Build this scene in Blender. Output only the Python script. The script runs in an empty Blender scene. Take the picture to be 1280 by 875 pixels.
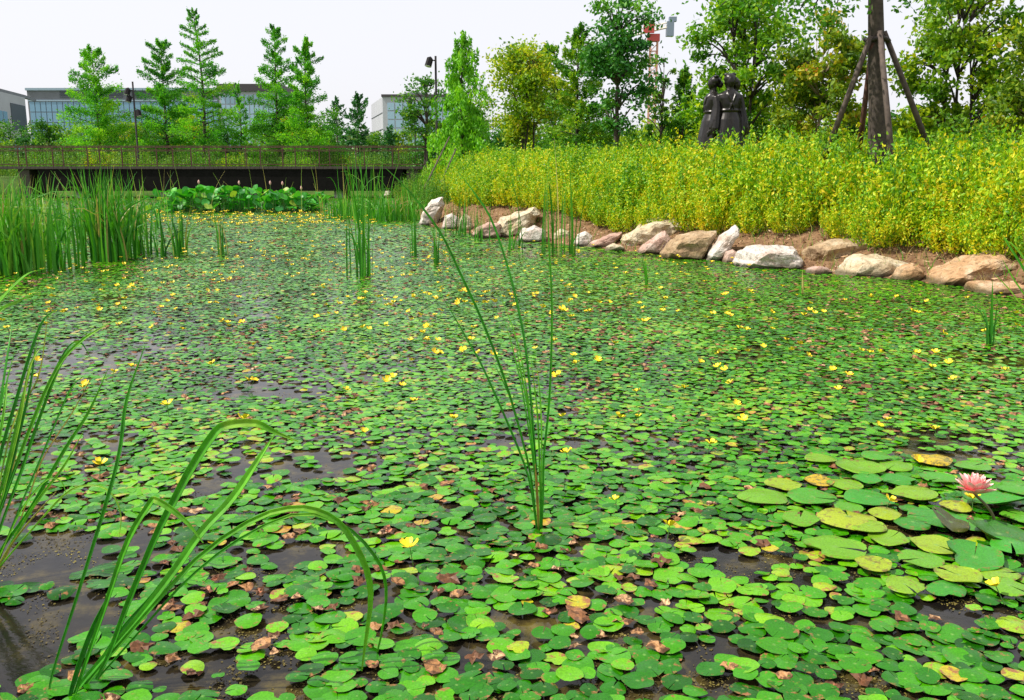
import bpy, bmesh, math
import numpy as np
from mathutils import Vector, Matrix, noise as mnoise

R = math.radians
SC = bpy.context.scene
COL = SC.collection
rng = np.random.default_rng(7)

# ------------------------------------------------------------------ camera, world, sun
FPX, PITCH, CAMZ = 1150.0, R(11.07), 1.5
cam_d = bpy.data.cameras.new('camera'); cam = bpy.data.objects.new('camera', cam_d); COL.objects.link(cam)
cam_d.sensor_width = 36; cam_d.lens = 36 * FPX / 1280; cam_d.clip_start = 0.05; cam_d.clip_end = 3000
cam.location = (0, 0, CAMZ); cam.rotation_euler = (math.pi / 2 - PITCH, 0, 0)
SC.camera = cam
SUN_DIR = Vector((-0.70, -0.14, 0.95)).normalized()          # towards the sun: high, from the left
SUN_EL = math.asin(SUN_DIR.z); SUN_AZ = math.atan2(SUN_DIR.x, SUN_DIR.y)
world = bpy.data.worlds.new('World'); SC.world = world; world.use_nodes = True
wn, wl = world.node_tree.nodes, world.node_tree.links
bg = wn['Background']
sky = wn.new('ShaderNodeTexSky'); sky.sky_type = 'NISHITA'; sky.sun_disc = False
sky.sun_elevation = SUN_EL; sky.sun_rotation = SUN_AZ
sky.air_density = 1.0; sky.dust_density = 4.0; sky.ozone_density = 1.0
bw = wn.new('ShaderNodeMixRGB'); bw.blend_type = 'MIX'; bw.inputs[0].default_value = 0.8
bw.inputs[2].default_value = (7.6, 7.55, 7.95, 1)                  # thin white high haze over the blue
wl.new(sky.outputs[0], bw.inputs[1]); wl.new(bw.outputs[0], bg.inputs[0])
bg.inputs[1].default_value = 0.125
sun_d = bpy.data.lights.new('sun', 'SUN'); sun_d.energy = 5.0; sun_d.angle = R(0.53); sun_d.color = (1, .95, .86)
sun = bpy.data.objects.new('sun', sun_d); COL.objects.link(sun)
sun.rotation_euler = (-SUN_DIR).to_track_quat('-Z', 'Y').to_euler(); sun.location = (-20, -10, 40)
SC.view_settings.view_transform = 'Standard'; SC.view_settings.look = 'None'
SC.view_settings.exposure = 0.2; SC.view_settings.gamma = 1.0; SC.view_settings.use_curve_mapping = False

# ------------------------------------------------------------------ projection helpers (layout from the photograph)
FWD = np.array([0, math.cos(PITCH), -math.sin(PITCH)]); UP = np.array([0, math.sin(PITCH), math.cos(PITCH)])
def ray(px, py):
    return np.array([(px - 640) / FPX, 0, 0]) + UP * ((437.5 - py) / FPX) + FWD
def at(px, py, D):
    r = ray(px, py); return np.array([0, 0, CAMZ]) + r * (D / r[1])
def gnd(px, py, z=0.0):
    r = ray(px, py); return np.array([0, 0, CAMZ]) + r * ((z - CAMZ) / r[2])
def ss(a, b, x):
    t = np.clip((x - a) / (b - a), 0, 1); return t * t * (3 - 2 * t)

# ------------------------------------------------------------------ mesh helpers
class MB:
    def __init__(self): self.V = []; self.F = {3: [], 4: []}; self.n = 0; self.T = []; self.Rd = []
    def add(self, V, F, tone=0.5, rad=0.5):
        V = np.asarray(V, float).reshape(-1, 3); k = len(V)
        self.V.append(V); self.T.append(np.broadcast_to(np.asarray(tone, float), (k,))); self.Rd.append(np.broadcast_to(np.asarray(rad, float), (k,)))
        for f in (F if isinstance(F, (list, tuple)) and len(F) and isinstance(F[0], np.ndarray) else [np.asarray(F)]):
            if len(f): self.F[f.shape[1]].append(f + self.n)
        self.n += k; return self
    def mesh(self, name, mat, smooth=False, off=(0, 0, 0)):
        V = np.concatenate(self.V) - np.asarray(off, float)
        me = bpy.data.meshes.new(name); me.vertices.add(len(V)); me.vertices.foreach_set('co', V.ravel())
        loops, starts, c = [], [], 0
        for k in (3, 4):
            if self.F[k]:
                f = np.concatenate(self.F[k]); loops.append(f.ravel()); starts.append(np.arange(len(f)) * k + c); c += f.size
        loops = np.concatenate(loops).astype(np.int32); starts = np.concatenate(starts).astype(np.int32)
        me.loops.add(len(loops)); me.loops.foreach_set('vertex_index', loops)
        me.polygons.add(len(starts)); me.polygons.foreach_set('loop_start', starts)
        me.polygons.foreach_set('use_smooth', np.full(len(starts), bool(smooth)))
        for nm, arr in (('tone', self.T), ('rad', self.Rd)):
            a = me.attributes.new(nm, 'FLOAT', 'POINT'); a.data.foreach_set('value', np.concatenate(arr).astype(np.float32))
        me.update(calc_edges=True)
        if mat: me.materials.append(mat)
        return me
    def build(self, name, mat, parent=None, smooth=False, off=None):
        if off is None: off = parent['_o'] if parent is not None and '_o' in parent else (0, 0, 0)
        return link(name, self.mesh(name, mat, smooth, off), parent)
def link(name, data, parent=None, loc=(0, 0, 0)):
    o = bpy.data.objects.new(name, data); COL.objects.link(o); o.location = loc
    if parent is not None: o.parent = parent
    return o
def tag(o, label=None, cat=None, group=None, kind=None):
    for k, v in (('label', label), ('category', cat), ('group', group), ('kind', kind)):
        if v: o[k] = v
    return o
def thing(name, loc, label, cat, group=None):
    o = link(name, None, None, tuple(float(v) for v in loc)); o.empty_display_size = .2
    o['_o'] = [float(v) for v in loc]
    return tag(o, label, cat, group)
def solo(mb, name, mat, loc, label, cat, group=None, smooth=False):
    o = mb.build(name, mat, None, smooth, off=loc); o.location = tuple(float(v) for v in loc)
    return tag(o, label, cat, group)

BOXF = np.array([[0, 3, 2, 1], [4, 5, 6, 7], [0, 1, 5, 4], [1, 2, 6, 5], [2, 3, 7, 6], [3, 0, 4, 7]])
def box(x0, x1, y0, y1, z0, z1):
    return np.array([[x0, y0, z0], [x1, y0, z0], [x1, y1, z0], [x0, y1, z0], [x0, y0, z1], [x1, y0, z1], [x1, y1, z1], [x0, y1, z1]], float), BOXF
def obox(p, ax, ay, az):                                     # corner + three edge vectors
    p, ax, ay, az = map(np.asarray, (p, ax, ay, az))
    return np.array([p, p + ax, p + ax + ay, p + ay, p + az, p + ax + az, p + ax + ay + az, p + ay + az], float), BOXF
def tube(P, rad, n=6, cap=True):
    P = np.asarray(P, float); m = len(P); rad = np.broadcast_to(np.asarray(rad, float), (m,))
    T = np.gradient(P, axis=0); T /= np.linalg.norm(T, axis=1, keepdims=True) + 1e-9
    ref = np.array([0.3, 1, 0.1]) if abs(T[0][2]) > .6 else np.array([0, 0, 1.0])
    A = np.cross(T, ref); A /= np.linalg.norm(A, axis=1, keepdims=True) + 1e-9; B = np.cross(T, A)
    th = np.arange(n) * 2 * math.pi / n
    V = P[:, None] + rad[:, None, None] * (A[:, None] * np.cos(th)[None, :, None] + B[:, None] * np.sin(th)[None, :, None])
    i = np.arange(m - 1)[:, None] * n; j = np.arange(n)[None]; j2 = (j + 1) % n
    F = np.stack([i + j, i + j2, i + n + j2, i + n + j], -1).reshape(-1, 4)
    V = V.reshape(-1, 3); Fs = [F]
    if cap:
        V = np.vstack([V, P[0], P[-1]]); a = m * n
        jj = np.arange(n); kk = (jj + 1) % n
        Fs.append(np.stack([kk, jj, np.full(n, a)], -1)); Fs.append(np.stack([jj + (m - 1) * n, kk + (m - 1) * n, np.full(n, a + 1)], -1))
    return V, Fs
def spline(P, n):
    P = np.asarray(P, float); m = len(P)
    Q = np.vstack([2 * P[0] - P[1], P, 2 * P[-1] - P[-2]])
    t = np.linspace(0, m - 1 - 1e-6, n); i = t.astype(int); u = (t - i)[:, None]
    p0, p1, p2, p3 = Q[i], Q[i + 1], Q[i + 2], Q[i + 3]
    return .5 * (2 * p1 + (p2 - p0) * u + (2 * p0 - 5 * p1 + 4 * p2 - p3) * u ** 2 + (3 * p1 - p0 - 3 * p2 + p3) * u ** 3)
def blade(P, W, yaw=0.0, fold=.45):
    """grass blade: V-folded ribbon along P, widths W; yaw turns its face about its axis"""
    P = np.asarray(P, float); W = np.asarray(W, float); n = len(P)
    T = np.gradient(P, axis=0); T /= np.linalg.norm(T, axis=1, keepdims=True) + 1e-9
    c, s = math.cos(yaw), math.sin(yaw)
    face = np.array([s, -c, .25]); S = np.cross(T, face); S /= np.linalg.norm(S, axis=1, keepdims=True) + 1e-9
    N = np.cross(S, T)
    L = P - S * W[:, None] / 2; Rr = P + S * W[:, None] / 2; M = P - N * W[:, None] * fold / 2
    V = np.stack([L, M, Rr], 1).reshape(-1, 3)
    i = np.arange(n - 1) * 3
    F = np.concatenate([np.stack([i, i + 1, i + 4, i + 3], -1), np.stack([i + 1, i + 2, i + 5, i + 4], -1)])
    return V, F
def leafquads(C, L, W, dirs=None, tone=None, r=rng, flat=0.0):
    """one diamond leaf per centre"""
    n = len(C); a = r.normal(size=(n, 3)) if dirs is None else dirs + r.normal(size=(n, 3)) * .35
    a /= np.linalg.norm(a, axis=1, keepdims=True) + 1e-9
    b = r.normal(size=(n, 3)); 
    if flat: b[:, 2] *= (1 - flat)
    b -= a * (a * b).sum(1, keepdims=True); b /= np.linalg.norm(b, axis=1, keepdims=True) + 1e-9
    L = np.broadcast_to(L, (n,))[:, None] * .5; W = np.broadcast_to(W, (n,))[:, None] * .5
    nn = np.cross(a, b)
    V = np.stack([C - a * L, C + b * W - a * L * .1 + nn * W * .25, C + a * L, C - b * W - a * L * .1 + nn * W * .25], 1).reshape(-1, 3)
    F = np.arange(n * 4).reshape(n, 4)
    t = np.repeat(np.broadcast_to(.5 if tone is None else tone, (n,)), 4)
    return V, F, t

# ------------------------------------------------------------------ materials
def mat(name):
    m = bpy.data.materials.new(name); m.use_nodes = True; nt = m.node_tree
    return m, nt, nt.nodes, nt.links, nt.nodes['Principled BSDF']
def ramp_node(n, stops, interp='LINEAR'):
    r = n.new('ShaderNodeValToRGB'); e = r.color_ramp.elements; r.color_ramp.interpolation = interp
    while len(e) < len(stops): e.new(0.5)
    for k, (p, c) in enumerate(stops): e[k].position = p; e[k].color = (*c, 1)
    return r
def objcoord(n): return n.new('ShaderNodeTexCoord').outputs['Object']
def posn(n): return n.new('ShaderNodeNewGeometry').outputs['Position']
def noise_node(n, l, vec, scale, detail=4, rough=.55):
    t = n.new('ShaderNodeTexNoise'); t.inputs['Scale'].default_value = scale; t.inputs['Detail'].default_value = detail; t.inputs['Roughness'].default_value = rough
    if vec is not None: l.new(vec, t.inputs['Vector'])
    return t.outputs['Fac']
def leafmat(name, stops, rough=.5, trans=.35, var=.25, spec=.4, tscale=(1.25, 1.2, .5), stripes=False):
    m, nt, n, l, p = mat(name)
    a = n.new('ShaderNodeAttribute'); a.attribute_name = 'tone'
    oi = n.new('ShaderNodeObjectInfo')
    ad = n.new('ShaderNodeMath'); ad.operation = 'MULTIPLY_ADD'; ad.inputs[1].default_value = var; ad.inputs[2].default_value = -var / 2
    l.new(oi.outputs['Random'], ad.inputs[0])
    s = n.new('ShaderNodeMath'); l.new(a.outputs['Fac'], s.inputs[0]); l.new(ad.outputs[0], s.inputs[1])
    r = ramp_node(n, stops); l.new(s.outputs[0], r.inputs[0])
    
    if stripes:                                                      # long veins and a paler midrib across the blade width
        rd = n.new('ShaderNodeAttribute'); rd.attribute_name = 'rad'; sn = n.new('ShaderNodeMath'); sn.operation = 'SINE'; ml = n.new('ShaderNodeMath'); ml.operation = 'MULTIPLY'; ml.inputs[1].default_value = 62
        l.new(rd.outputs['Fac'], ml.inputs[0]); l.new(ml.outputs[0], sn.inputs[0]); v1 = n.new('ShaderNodeMapRange'); v1.inputs[1].default_value = -1; v1.inputs[3].default_value = .72; v1.inputs[4].default_value = 1.15; l.new(sn.outputs[0], v1.inputs[0])
        nz = noise_node(n, l, posn(n), 30, 4); v2 = n.new('ShaderNodeMapRange'); v2.inputs[1].default_value = .3; v2.inputs[2].default_value = .7; v2.inputs[3].default_value = .75; v2.inputs[4].default_value = 1.2; l.new(nz, v2.inputs[0])
        pr = n.new('ShaderNodeMath'); pr.operation = 'MULTIPLY'; l.new(v1.outputs[0], pr.inputs[0]); l.new(v2.outputs[0], pr.inputs[1]); vm = n.new('ShaderNodeMixRGB'); vm.blend_type = 'MULTIPLY'; vm.inputs[0].default_value = 1; l.new(r.outputs[0], vm.inputs[1]); l.new(pr.outputs[0], vm.inputs[2]); r = vm
    l.new(r.outputs[0], p.inputs['Base Color']); p.inputs['Roughness'].default_value = rough; p.inputs['Specular IOR Level'].default_value = spec
    tr = n.new('ShaderNodeBsdfTranslucent'); mu = n.new('ShaderNodeMixRGB'); mu.blend_type = 'MULTIPLY'; mu.inputs[0].default_value = 1; mu.inputs[2].default_value = (*tscale, 1)
    l.new(r.outputs[0], mu.inputs[1]); l.new(mu.outputs[0], tr.inputs[0])
    mx = n.new('ShaderNodeMixShader'); mx.inputs[0].default_value = trans
    l.new(p.outputs[0], mx.inputs[1]); l.new(tr.outputs[0], mx.inputs[2]); l.new(mx.outputs[0], n['Material Output'].inputs[0])
    return m
def plain(name, col, rough=.6, metal=0, nscale=0, namt=.25, bump=0, spec=.5, coord='obj'):
    m, nt, n, l, p = mat(name); p.inputs['Roughness'].default_value = rough; p.inputs['Metallic'].default_value = metal; p.inputs['Specular IOR Level'].default_value = spec
    if nscale:
        f = noise_node(n, l, objcoord(n) if coord == 'obj' else posn(n), nscale, 6)
        c = np.array(col); r = ramp_node(n, [(.3, tuple(c * (1 - namt))), (.7, tuple(np.minimum(c * (1 + namt), 1)))])
        l.new(f, r.inputs[0]); l.new(r.outputs[0], p.inputs['Base Color'])
        if bump:
            b = n.new('ShaderNodeBump'); b.inputs['Strength'].default_value = bump; l.new(f, b.inputs['Height']); l.new(b.outputs[0], p.inputs['Normal'])
    else: p.inputs['Base Color'].default_value = (*col, 1)
    return m

def pad_material(name, stops, spotcol, spot_lo, rough=.34, cen=(.16, .3, .06)):
    m, nt, n, l, p = mat(name)
    a = n.new('ShaderNodeAttribute'); a.attribute_name = 'tone'
    rd = n.new('ShaderNodeAttribute'); rd.attribute_name = 'rad'
    r = ramp_node(n, stops); l.new(a.outputs['Fac'], r.inputs[0])
    pos = posn(n); f1 = noise_node(n, l, pos, 38, 5, .65); f2 = noise_node(n, l, pos, 9, 3)
    # blotches of decay, stronger at the rim
    mm = n.new('ShaderNodeMath'); mm.operation = 'MULTIPLY_ADD'; l.new(rd.outputs['Fac'], mm.inputs[0]); mm.inputs[1].default_value = .12; l.new(f1, mm.inputs[2])
    ad = n.new('ShaderNodeMath'); l.new(mm.outputs[0], ad.inputs[0]); 
    sc = n.new('ShaderNodeMath'); sc.operation = 'MULTIPLY'; l.new(f2, sc.inputs[0]); sc.inputs[1].default_value = .25; 
    hi = n.new('ShaderNodeMapRange'); hi.inputs[1].default_value = .68; hi.inputs[2].default_value = 1; hi.inputs[4].default_value = .11; l.new(a.outputs['Fac'], hi.inputs[0])
    a3 = n.new('ShaderNodeMath'); l.new(sc.outputs[0], a3.inputs[0]); l.new(hi.outputs[0], a3.inputs[1]); l.new(a3.outputs[0], ad.inputs[1])
    mr = n.new('ShaderNodeMapRange'); mr.inputs[1].default_value = spot_lo; mr.inputs[2].default_value = spot_lo + .1; l.new(ad.outputs[0], mr.inputs[0])
    mx = n.new('ShaderNodeMixRGB'); mx.inputs[2].default_value = (*spotcol, 1); l.new(mr.outputs[0], mx.inputs[0]); l.new(r.outputs[0], mx.inputs[1])
    # pale stalk mark in the middle
    mc = n.new('ShaderNodeMapRange'); mc.inputs[1].default_value = .16; mc.inputs[2].default_value = 0.02; mc.inputs[3].default_value = 0; mc.inputs[4].default_value = .7; l.new(rd.outputs['Fac'], mc.inputs[0])
    m2 = n.new('ShaderNodeMixRGB'); m2.inputs[2].default_value = (*cen, 1); l.new(mc.outputs[0], m2.inputs[0]); l.new(mx.outputs[0], m2.inputs[1])
    # grain
    f3 = noise_node(n, l, pos, 160, 3); g = ramp_node(n, [(.3, (.75, .75, .75)), (.7, (1.2, 1.2, 1.2))]); l.new(f3, g.inputs[0])
    m3 = n.new('ShaderNodeMixRGB'); m3.blend_type = 'MULTIPLY'; m3.inputs[0].default_value = 1; l.new(m2.outputs[0], m3.inputs[1]); l.new(g.outputs[0], m3.inputs[2])
    l.new(m3.outputs[0], p.inputs['Base Color'])
    rr = n.new('ShaderNodeMapRange'); rr.inputs[1].default_value = .3; rr.inputs[2].default_value = .7; rr.inputs[3].default_value = rough - .1; rr.inputs[4].default_value = rough + .14; l.new(f1, rr.inputs[0]); l.new(rr.outputs[0], p.inputs['Roughness'])
    b = n.new('ShaderNodeBump'); b.inputs['Strength'].default_value = .25; b.inputs['Distance'].default_value = .004; l.new(f1, b.inputs['Height']); l.new(b.outputs[0], p.inputs['Normal'])
    p.inputs['Specular IOR Level'].default_value = .28
    return m
M = {}
M['pad'] = pad_material('floating_leaf', [(0, (.006, .06, .001)), (.3, (.015, .13, .001)), (.55, (.046, .245, .002)), (.8, (.13, .37, .004)), (.9, (.2, .36, .012)), (.96, (.36, .36, .012)), (1, (.4, .2, .03))], (.26, .11, .04), .8, rough=.25)
M['lily'] = pad_material('lily_leaf', [(0, (.06, .05, .012)), (.2, (.03, .12, .012)), (.45, (.04, .24, .018)), (.65, (.12, .29, .012)), (.85, (.27, .34, .015)), (1, (.5, .3, .015))], (.16, .13, .03), .785, rough=.3)
M['lily_under'] = plain('lily_underside', (.14, .045, .03), .5, nscale=20)
M['withered'] = pad_material('withered_leaf', [(0, (.07, .03, .015)), (.3, (.2, .08, .03)), (.6, (.38, .19, .07)), (.88, (.6, .4, .21)), (1, (.5, .12, .05))], (.1, .045, .02), .66, rough=.55, cen=(.35, .2, .1))
M['petal_yellow'] = plain('yellow_petal', (.86, .62, .008), .5)
M['stalk'] = plain('green_stalk', (.05, .14, .02), .5)
M['reed'] = leafmat('reed_blade', [(0, (.01, .12, .01)), (.35, (.02, .21, .014)), (.62, (.06, .38, .016)), (.8, (.2, .56, .03)), (.9, (.38, .62, .06)), (1, (.42, .3, .07))], rough=.48, trans=.4, var=.1, stripes=True)
M['reed_far'] = leafmat('reed_blade_far', [(0, (.008, .09, .008)), (.35, (.03, .2, .01)), (.7, (.09, .36, .016)), (.92, (.2, .4, .04)), (1, (.42, .36, .12))], rough=.45, trans=.3, var=.1)
M['shrub'] = leafmat('golden_shrub_leaf', [(0, (.04, .16, .006)), (.3, (.14, .38, .006)), (.55, (.36, .56, .006)), (.8, (.62, .62, .01)), (1, (.75, .58, .02))], trans=.35, var=.2)
M['shrub_g'] = leafmat('green_shrub_leaf', [(0, (.02, .1, .008)), (.5, (.08, .27, .01)), (1, (.26, .42, .02))], trans=.35, var=.4)
M['conifer'] = leafmat('feathery_needles', [(0, (.02, .16, .014)), (.35, (.07, .33, .02)), (.7, (.18, .52, .02)), (1, (.36, .62, .03))], trans=.55, var=.2)
M['cypress'] = leafmat('dark_needles', [(0, (.012, .08, .02)), (.5, (.03, .18, .03)), (1, (.1, .32, .03))], trans=.25, var=.2)
M['broad'] = leafmat('green_tree_leaf', [(0, (.02, .11, .008)), (.45, (.07, .25, .012)), (.75, (.2, .4, .014)), (1, (.42, .5, .02))], trans=.45, var=.2)
M['yellowgreen'] = leafmat('yellow_green_leaf', [(0, (.04, .15, .008)), (.4, (.17, .34, .008)), (.75, (.4, .52, .012)), (1, (.6, .54, .02))], trans=.45, var=.2)
M['broadlight'] = leafmat('fresh_green_leaf', [(0, (.03, .13, .008)), (.4, (.12, .32, .012)), (.75, (.3, .5, .014)), (1, (.52, .58, .02))], trans=.5, var=.15)
M['russet'] = leafmat('turning_leaf', [(0, (.04, .12, .008)), (.4, (.15, .28, .012)), (.7, (.36, .42, .015)), (.9, (.52, .34, .02)), (1, (.42, .14, .03))], trans=.45, var=.15)
M['willow'] = leafmat('willow_leaf', [(0, (.06, .24, .01)), (.5, (.2, .54, .02)), (1, (.45, .7, .05))], trans=.45, var=.1)
M['ginkgo'] = leafmat('dark_broad_leaf', [(0, (.012, .1, .012)), (.5, (.045, .22, .018)), (1, (.16, .38, .02))], trans=.3, var=.1)
M['lotus'] = leafmat('lotus_leaf', [(0, (.01, .13, .02)), (.5, (.04, .33, .014)), (.85, (.12, .46, .04)), (1, (.36, .44, .05))], trans=.3, var=.35, rough=.45)
M['wood_far'] = leafmat('distant_leaf', [(0, (.04, .1, .03)), (.5, (.09, .18, .04)), (1, (.2, .28, .05))], trans=.3)
M['bark'] = plain('grey_brown_bark', (.055, .04, .03), .85, nscale=14, namt=.5, bump=.6)
M['bark_dark'] = plain('dark_bark', (.035, .025, .02), .85, nscale=12, namt=.5, bump=.7)
M['bark_pale'] = plain('pale_bark', (.26, .2, .14), .8, nscale=10, namt=.45, bump=.4)
M['stake'] = plain('weathered_stake_wood', (.085, .06, .048), .8, nscale=9, namt=.4, bump=.3)
M['stake_red'] = plain('reddish_stake_wood', (.09, .035, .022), .8, nscale=9, namt=.4, bump=.3)
M['tie'] = plain('rubber_tie', (.03, .02, .02), .7)
M['bronze'] = plain('dark_bronze', (.016, .0135, .0115), .32, metal=.35, nscale=9, namt=.45, bump=.15)
M['granite'] = plain('plinth_granite', (.3, .29, .28), .6, nscale=60, namt=.3)
M['steel_dark'] = plain('dark_bridge_steel', (.007, .006, .0055), .9, nscale=3, namt=.4, spec=.15)
M['deck'] = plain('weathered_deck_board', (.06, .045, .036), .75, nscale=6, namt=.35)
M['rust'] = plain('rust_brown_rail', (.085, .033, .02), .6, nscale=5, namt=.35)
M['concrete'] = plain('pale_concrete', (.42, .4, .38), .8, nscale=4, namt=.2, bump=.2)
M['lamp'] = plain('black_lamp_metal', (.014, .012, .013), .75, spec=.2)
M['lens'] = plain('frosted_lens', (.7, .7, .68), .3)

# ------------------------------------------------------------------ pond outline and terrain
shore_px = [(1275, 373), (1210, 360), (1130, 349), (1040, 343), (1000, 337), (920, 329), (880, 325), (830, 319), (775, 313), (715, 307), (675, 302), (620, 297), (585, 291), (555, 285), (528, 281), (518, 268), (512, 259)]
shore = [tuple(gnd(*p)[:2]) for p in shore_px]
POND = np.array([(26, 3.0), (20, 6.2), (14, 7.6), (10, 9.2), (7.4, 10.3)] + shore + [(-6.2, 46), (-5.6, 56.5), (-28, 56.5), (-29, 48), (-28, 36), (-25, 20), (-16, 6), (-9, 1.4), (-3, .95), (3, .95), (12, 1.2)])
def pond_sd(x, y):
    """signed distance, negative inside the pond"""
    x = np.asarray(x, float); y = np.asarray(y, float); best = np.full(x.shape, 1e9); ins = np.zeros(x.shape, bool)
    for a, b in zip(POND, np.roll(POND, -1, 0)):
        e = b - a; t = np.clip(((x - a[0]) * e[0] + (y - a[1]) * e[1]) / (e @ e), 0, 1)
        best = np.minimum(best, np.hypot(x - a[0] - t * e[0], y - a[1] - t * e[1]))
        c = (a[1] > y) != (b[1] > y)
        with np.errstate(divide='ignore', invalid='ignore'): xi = (b[0] - a[0]) * (y - a[1]) / (b[1] - a[1]) + a[0]
        ins ^= c & (x < xi)
    return np.where(ins, -best, best)
def ground_z(x, y):
    x = np.asarray(x, float); y = np.asarray(y, float); d = pond_sd(x, y)
    near = ss(8, 2, y) * .75
    z = .42 * ss(-.1, 1.3, d) + .6 * ss(.8, 2.7, d) + .12 * ss(3, 8, d)
    z = z * (1 - near)
    z = z + .05 * np.sin(x * 1.7 + y * .6) * np.sin(y * 1.3 - x * .4) * ss(.1, 1, d)
    return np.where(d < 0, -.7 * ss(0, 1.5, -d) - .02, z - .02)
def axis(lo, hi, step, far):
    core = np.arange(lo, hi + 1e-6, step); out = []; s, v = step, 0.0
    while v < far: s *= 1.25; v += s; out.append(v)
    out = np.array(out); return np.concatenate([lo - out[::-1], core, hi + out])
gx = axis(-31, 24, .3, 1500); gy = axis(0, 62, .3, 1500)
X, Y = np.meshgrid(gx, gy); Z = ground_z(X, Y)
nx = len(gx); ii = np.arange(len(gy) - 1)[:, None] * nx + np.arange(nx - 1)[None]
GF = np.stack([ii, ii + 1, ii + nx + 1, ii + nx], -1).reshape(-1, 4)
mb = MB(); dd = pond_sd(X, Y)
mb.add(np.stack([X, Y, Z], -1), GF, tone=(ss(3.5, 9, dd) * .9 + ss(12, 2, Y) * ss(0, .6, dd) + ss(43, 46, Y) + ss(-7, -9, X)).ravel().clip(0, 1))
def ground_material():
    m, nt, n, l, p = mat('soil_mulch_and_grass'); pos = posn(n)
    f = noise_node(n, l, pos, 9, 8, .7); r = ramp_node(n, [(.25, (.08, .042, .022)), (.5, (.2, .115, .06)), (.75, (.36, .22, .12))]); l.new(f, r.inputs[0])
    f2 = noise_node(n, l, pos, 1.3, 8, .7); r2 = ramp_node(n, [(.3, (.03, .07, .012)), (.7, (.09, .15, .02))]); l.new(f2, r2.inputs[0])
    a = n.new('ShaderNodeAttribute'); a.attribute_name = 'tone'
    mx = n.new('ShaderNodeMixRGB'); l.new(a.outputs['Fac'], mx.inputs[0]); l.new(r.outputs[0], mx.inputs[1]); l.new(r2.outputs[0], mx.inputs[2]); l.new(mx.outputs[0], p.inputs['Base Color'])
    p.inputs['Roughness'].default_value = .95; p.inputs['Specular IOR Level'].default_value = .2
    b = n.new('ShaderNodeBump'); b.inputs['Strength'].default_value = .9; b.inputs['Distance'].default_value = .05; l.new(f, b.inputs['Height']); l.new(b.outputs[0], p.inputs['Normal'])
    return m
M['ground'] = ground_material()
tag(mb.build('ground', M['ground'], smooth=True), 'sloping bank of reddish brown soil and park ground around the pond', None, None, 'structure')

def water_material():
    m, nt, n, l, p = mat('murky_pond_water'); pos = posn(n)
    f = noise_node(n, l, pos, 5.5, 8, .68); f2 = noise_node(n, l, pos, .55, 3)
    ad = n.new('ShaderNodeMath'); ad.operation = 'MULTIPLY_ADD'; l.new(f2, ad.inputs[0]); ad.inputs[1].default_value = .55; l.new(f, ad.inputs[2])
    r = ramp_node(n, [(.6, (.006, .005, .0045)), (.76, (.016, .013, .008)), (.86, (.055, .042, .013)), (1, (.12, .095, .02))]); l.new(ad.outputs[0], r.inputs[0]); l.new(r.outputs[0], p.inputs['Base Color'])
    p.inputs['Roughness'].default_value = .09; p.inputs['IOR'].default_value = 1.33; p.inputs['Specular IOR Level'].default_value = .5
    w = noise_node(n, l, pos, 16, 3); b = n.new('ShaderNodeBump'); b.inputs['Strength'].default_value = .12; b.inputs['Distance'].default_value = .01; l.new(w, b.inputs['Height']); l.new(b.outputs[0], p.inputs['Normal'])
    return m
wc = POND.mean(0); bm = bmesh.new()
pv = [bm.verts.new((wc[0] + (q[0] - wc[0]) * 1.02, wc[1] + (q[1] - wc[1]) * 1.01, 0)) for q in POND]
big = MB(); wx = np.linspace(-32, 28, 31); wy = np.linspace(0, 58, 31); WX, WY = np.meshgrid(wx, wy)
bm.free(); k = np.arange(30)[:, None] * 31 + np.arange(30)[None]
WF = np.stack([k, k + 1, k + 32, k + 31], -1).reshape(-1, 4)
keep = (pond_sd(WX, WY).ravel()[WF] < 2.2).any(1)
# water sheet runs a little under the banks, which rise through it
big.add(np.stack([WX, WY, WX * 0], -1), WF[keep]); M['water'] = water_material()
tag(big.build('pond_water', M['water']), 'dark murky pond water showing between the floating leaves', None, None, 'structure')

# ------------------------------------------------------------------ floating carpet
def in_view(x, y, m=1.24, extra=1.9): return np.abs(x) < y * .5565 * m + extra
def vnoise(x, y, s, seed):
    xi = np.floor(x / s).astype(int); yi = np.floor(y / s).astype(int); fx = x / s - xi; fy = y / s - yi
    fx = fx * fx * (3 - 2 * fx); fy = fy * fy * (3 - 2 * fy)
    def h(a, b): v = np.sin(a * 127.1 + b * 311.7 + seed * 74.7) * 43758.5453; return v - np.floor(v)
    return (h(xi, yi) * (1 - fx) + h(xi + 1, yi) * fx) * (1 - fy) + (h(xi, yi + 1) * (1 - fx) + h(xi + 1, yi + 1) * fx) * fy
gaps = []
for px, py, r, k in [(30, 800, .3, .97), (50, 700, .32, .93), (20, 640, .25, .6), (110, 760, .17, .85), (170, 690, .12, .7), (400, 690, .16, .5), (965, 712, .15, .8), (1060, 690, .12, .8), (860, 860, .12, .7), (900, 700, .15, .7), (1010, 790, .12, .7), (340, 700, .18, .55), (300, 790, .15, .7),
                     (420, 570, .3, .5), (770, 560, .3, .3), (1200, 560, .35, .5), (110, 560, .35, .5), (60, 460, .6, .5), (200, 420, 1.2, .3), (110, 440, 1., .4), (330, 470, .8, .35), (270, 380, 1.6, .3), (560, 450, .6, .3), (700, 480, .4, .3), (640, 780, .12, .5), (700, 860, .1, .5), (480, 760, .12, .6), (330, 850, .15, .8), (230, 840, .14, .8), (1180, 765, .1, .6), (890, 820, .11, .75), (560, 840, .14, .5), (260, 610, .2, .5)]:
    c = gnd(px, py); gaps.append((c[0], c[1], r, k))
lily_zone = [gnd(px, py) for px, py in ((1200, 670), (1100, 640), (1010, 635), (1230, 720), (1060, 680))]
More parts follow.
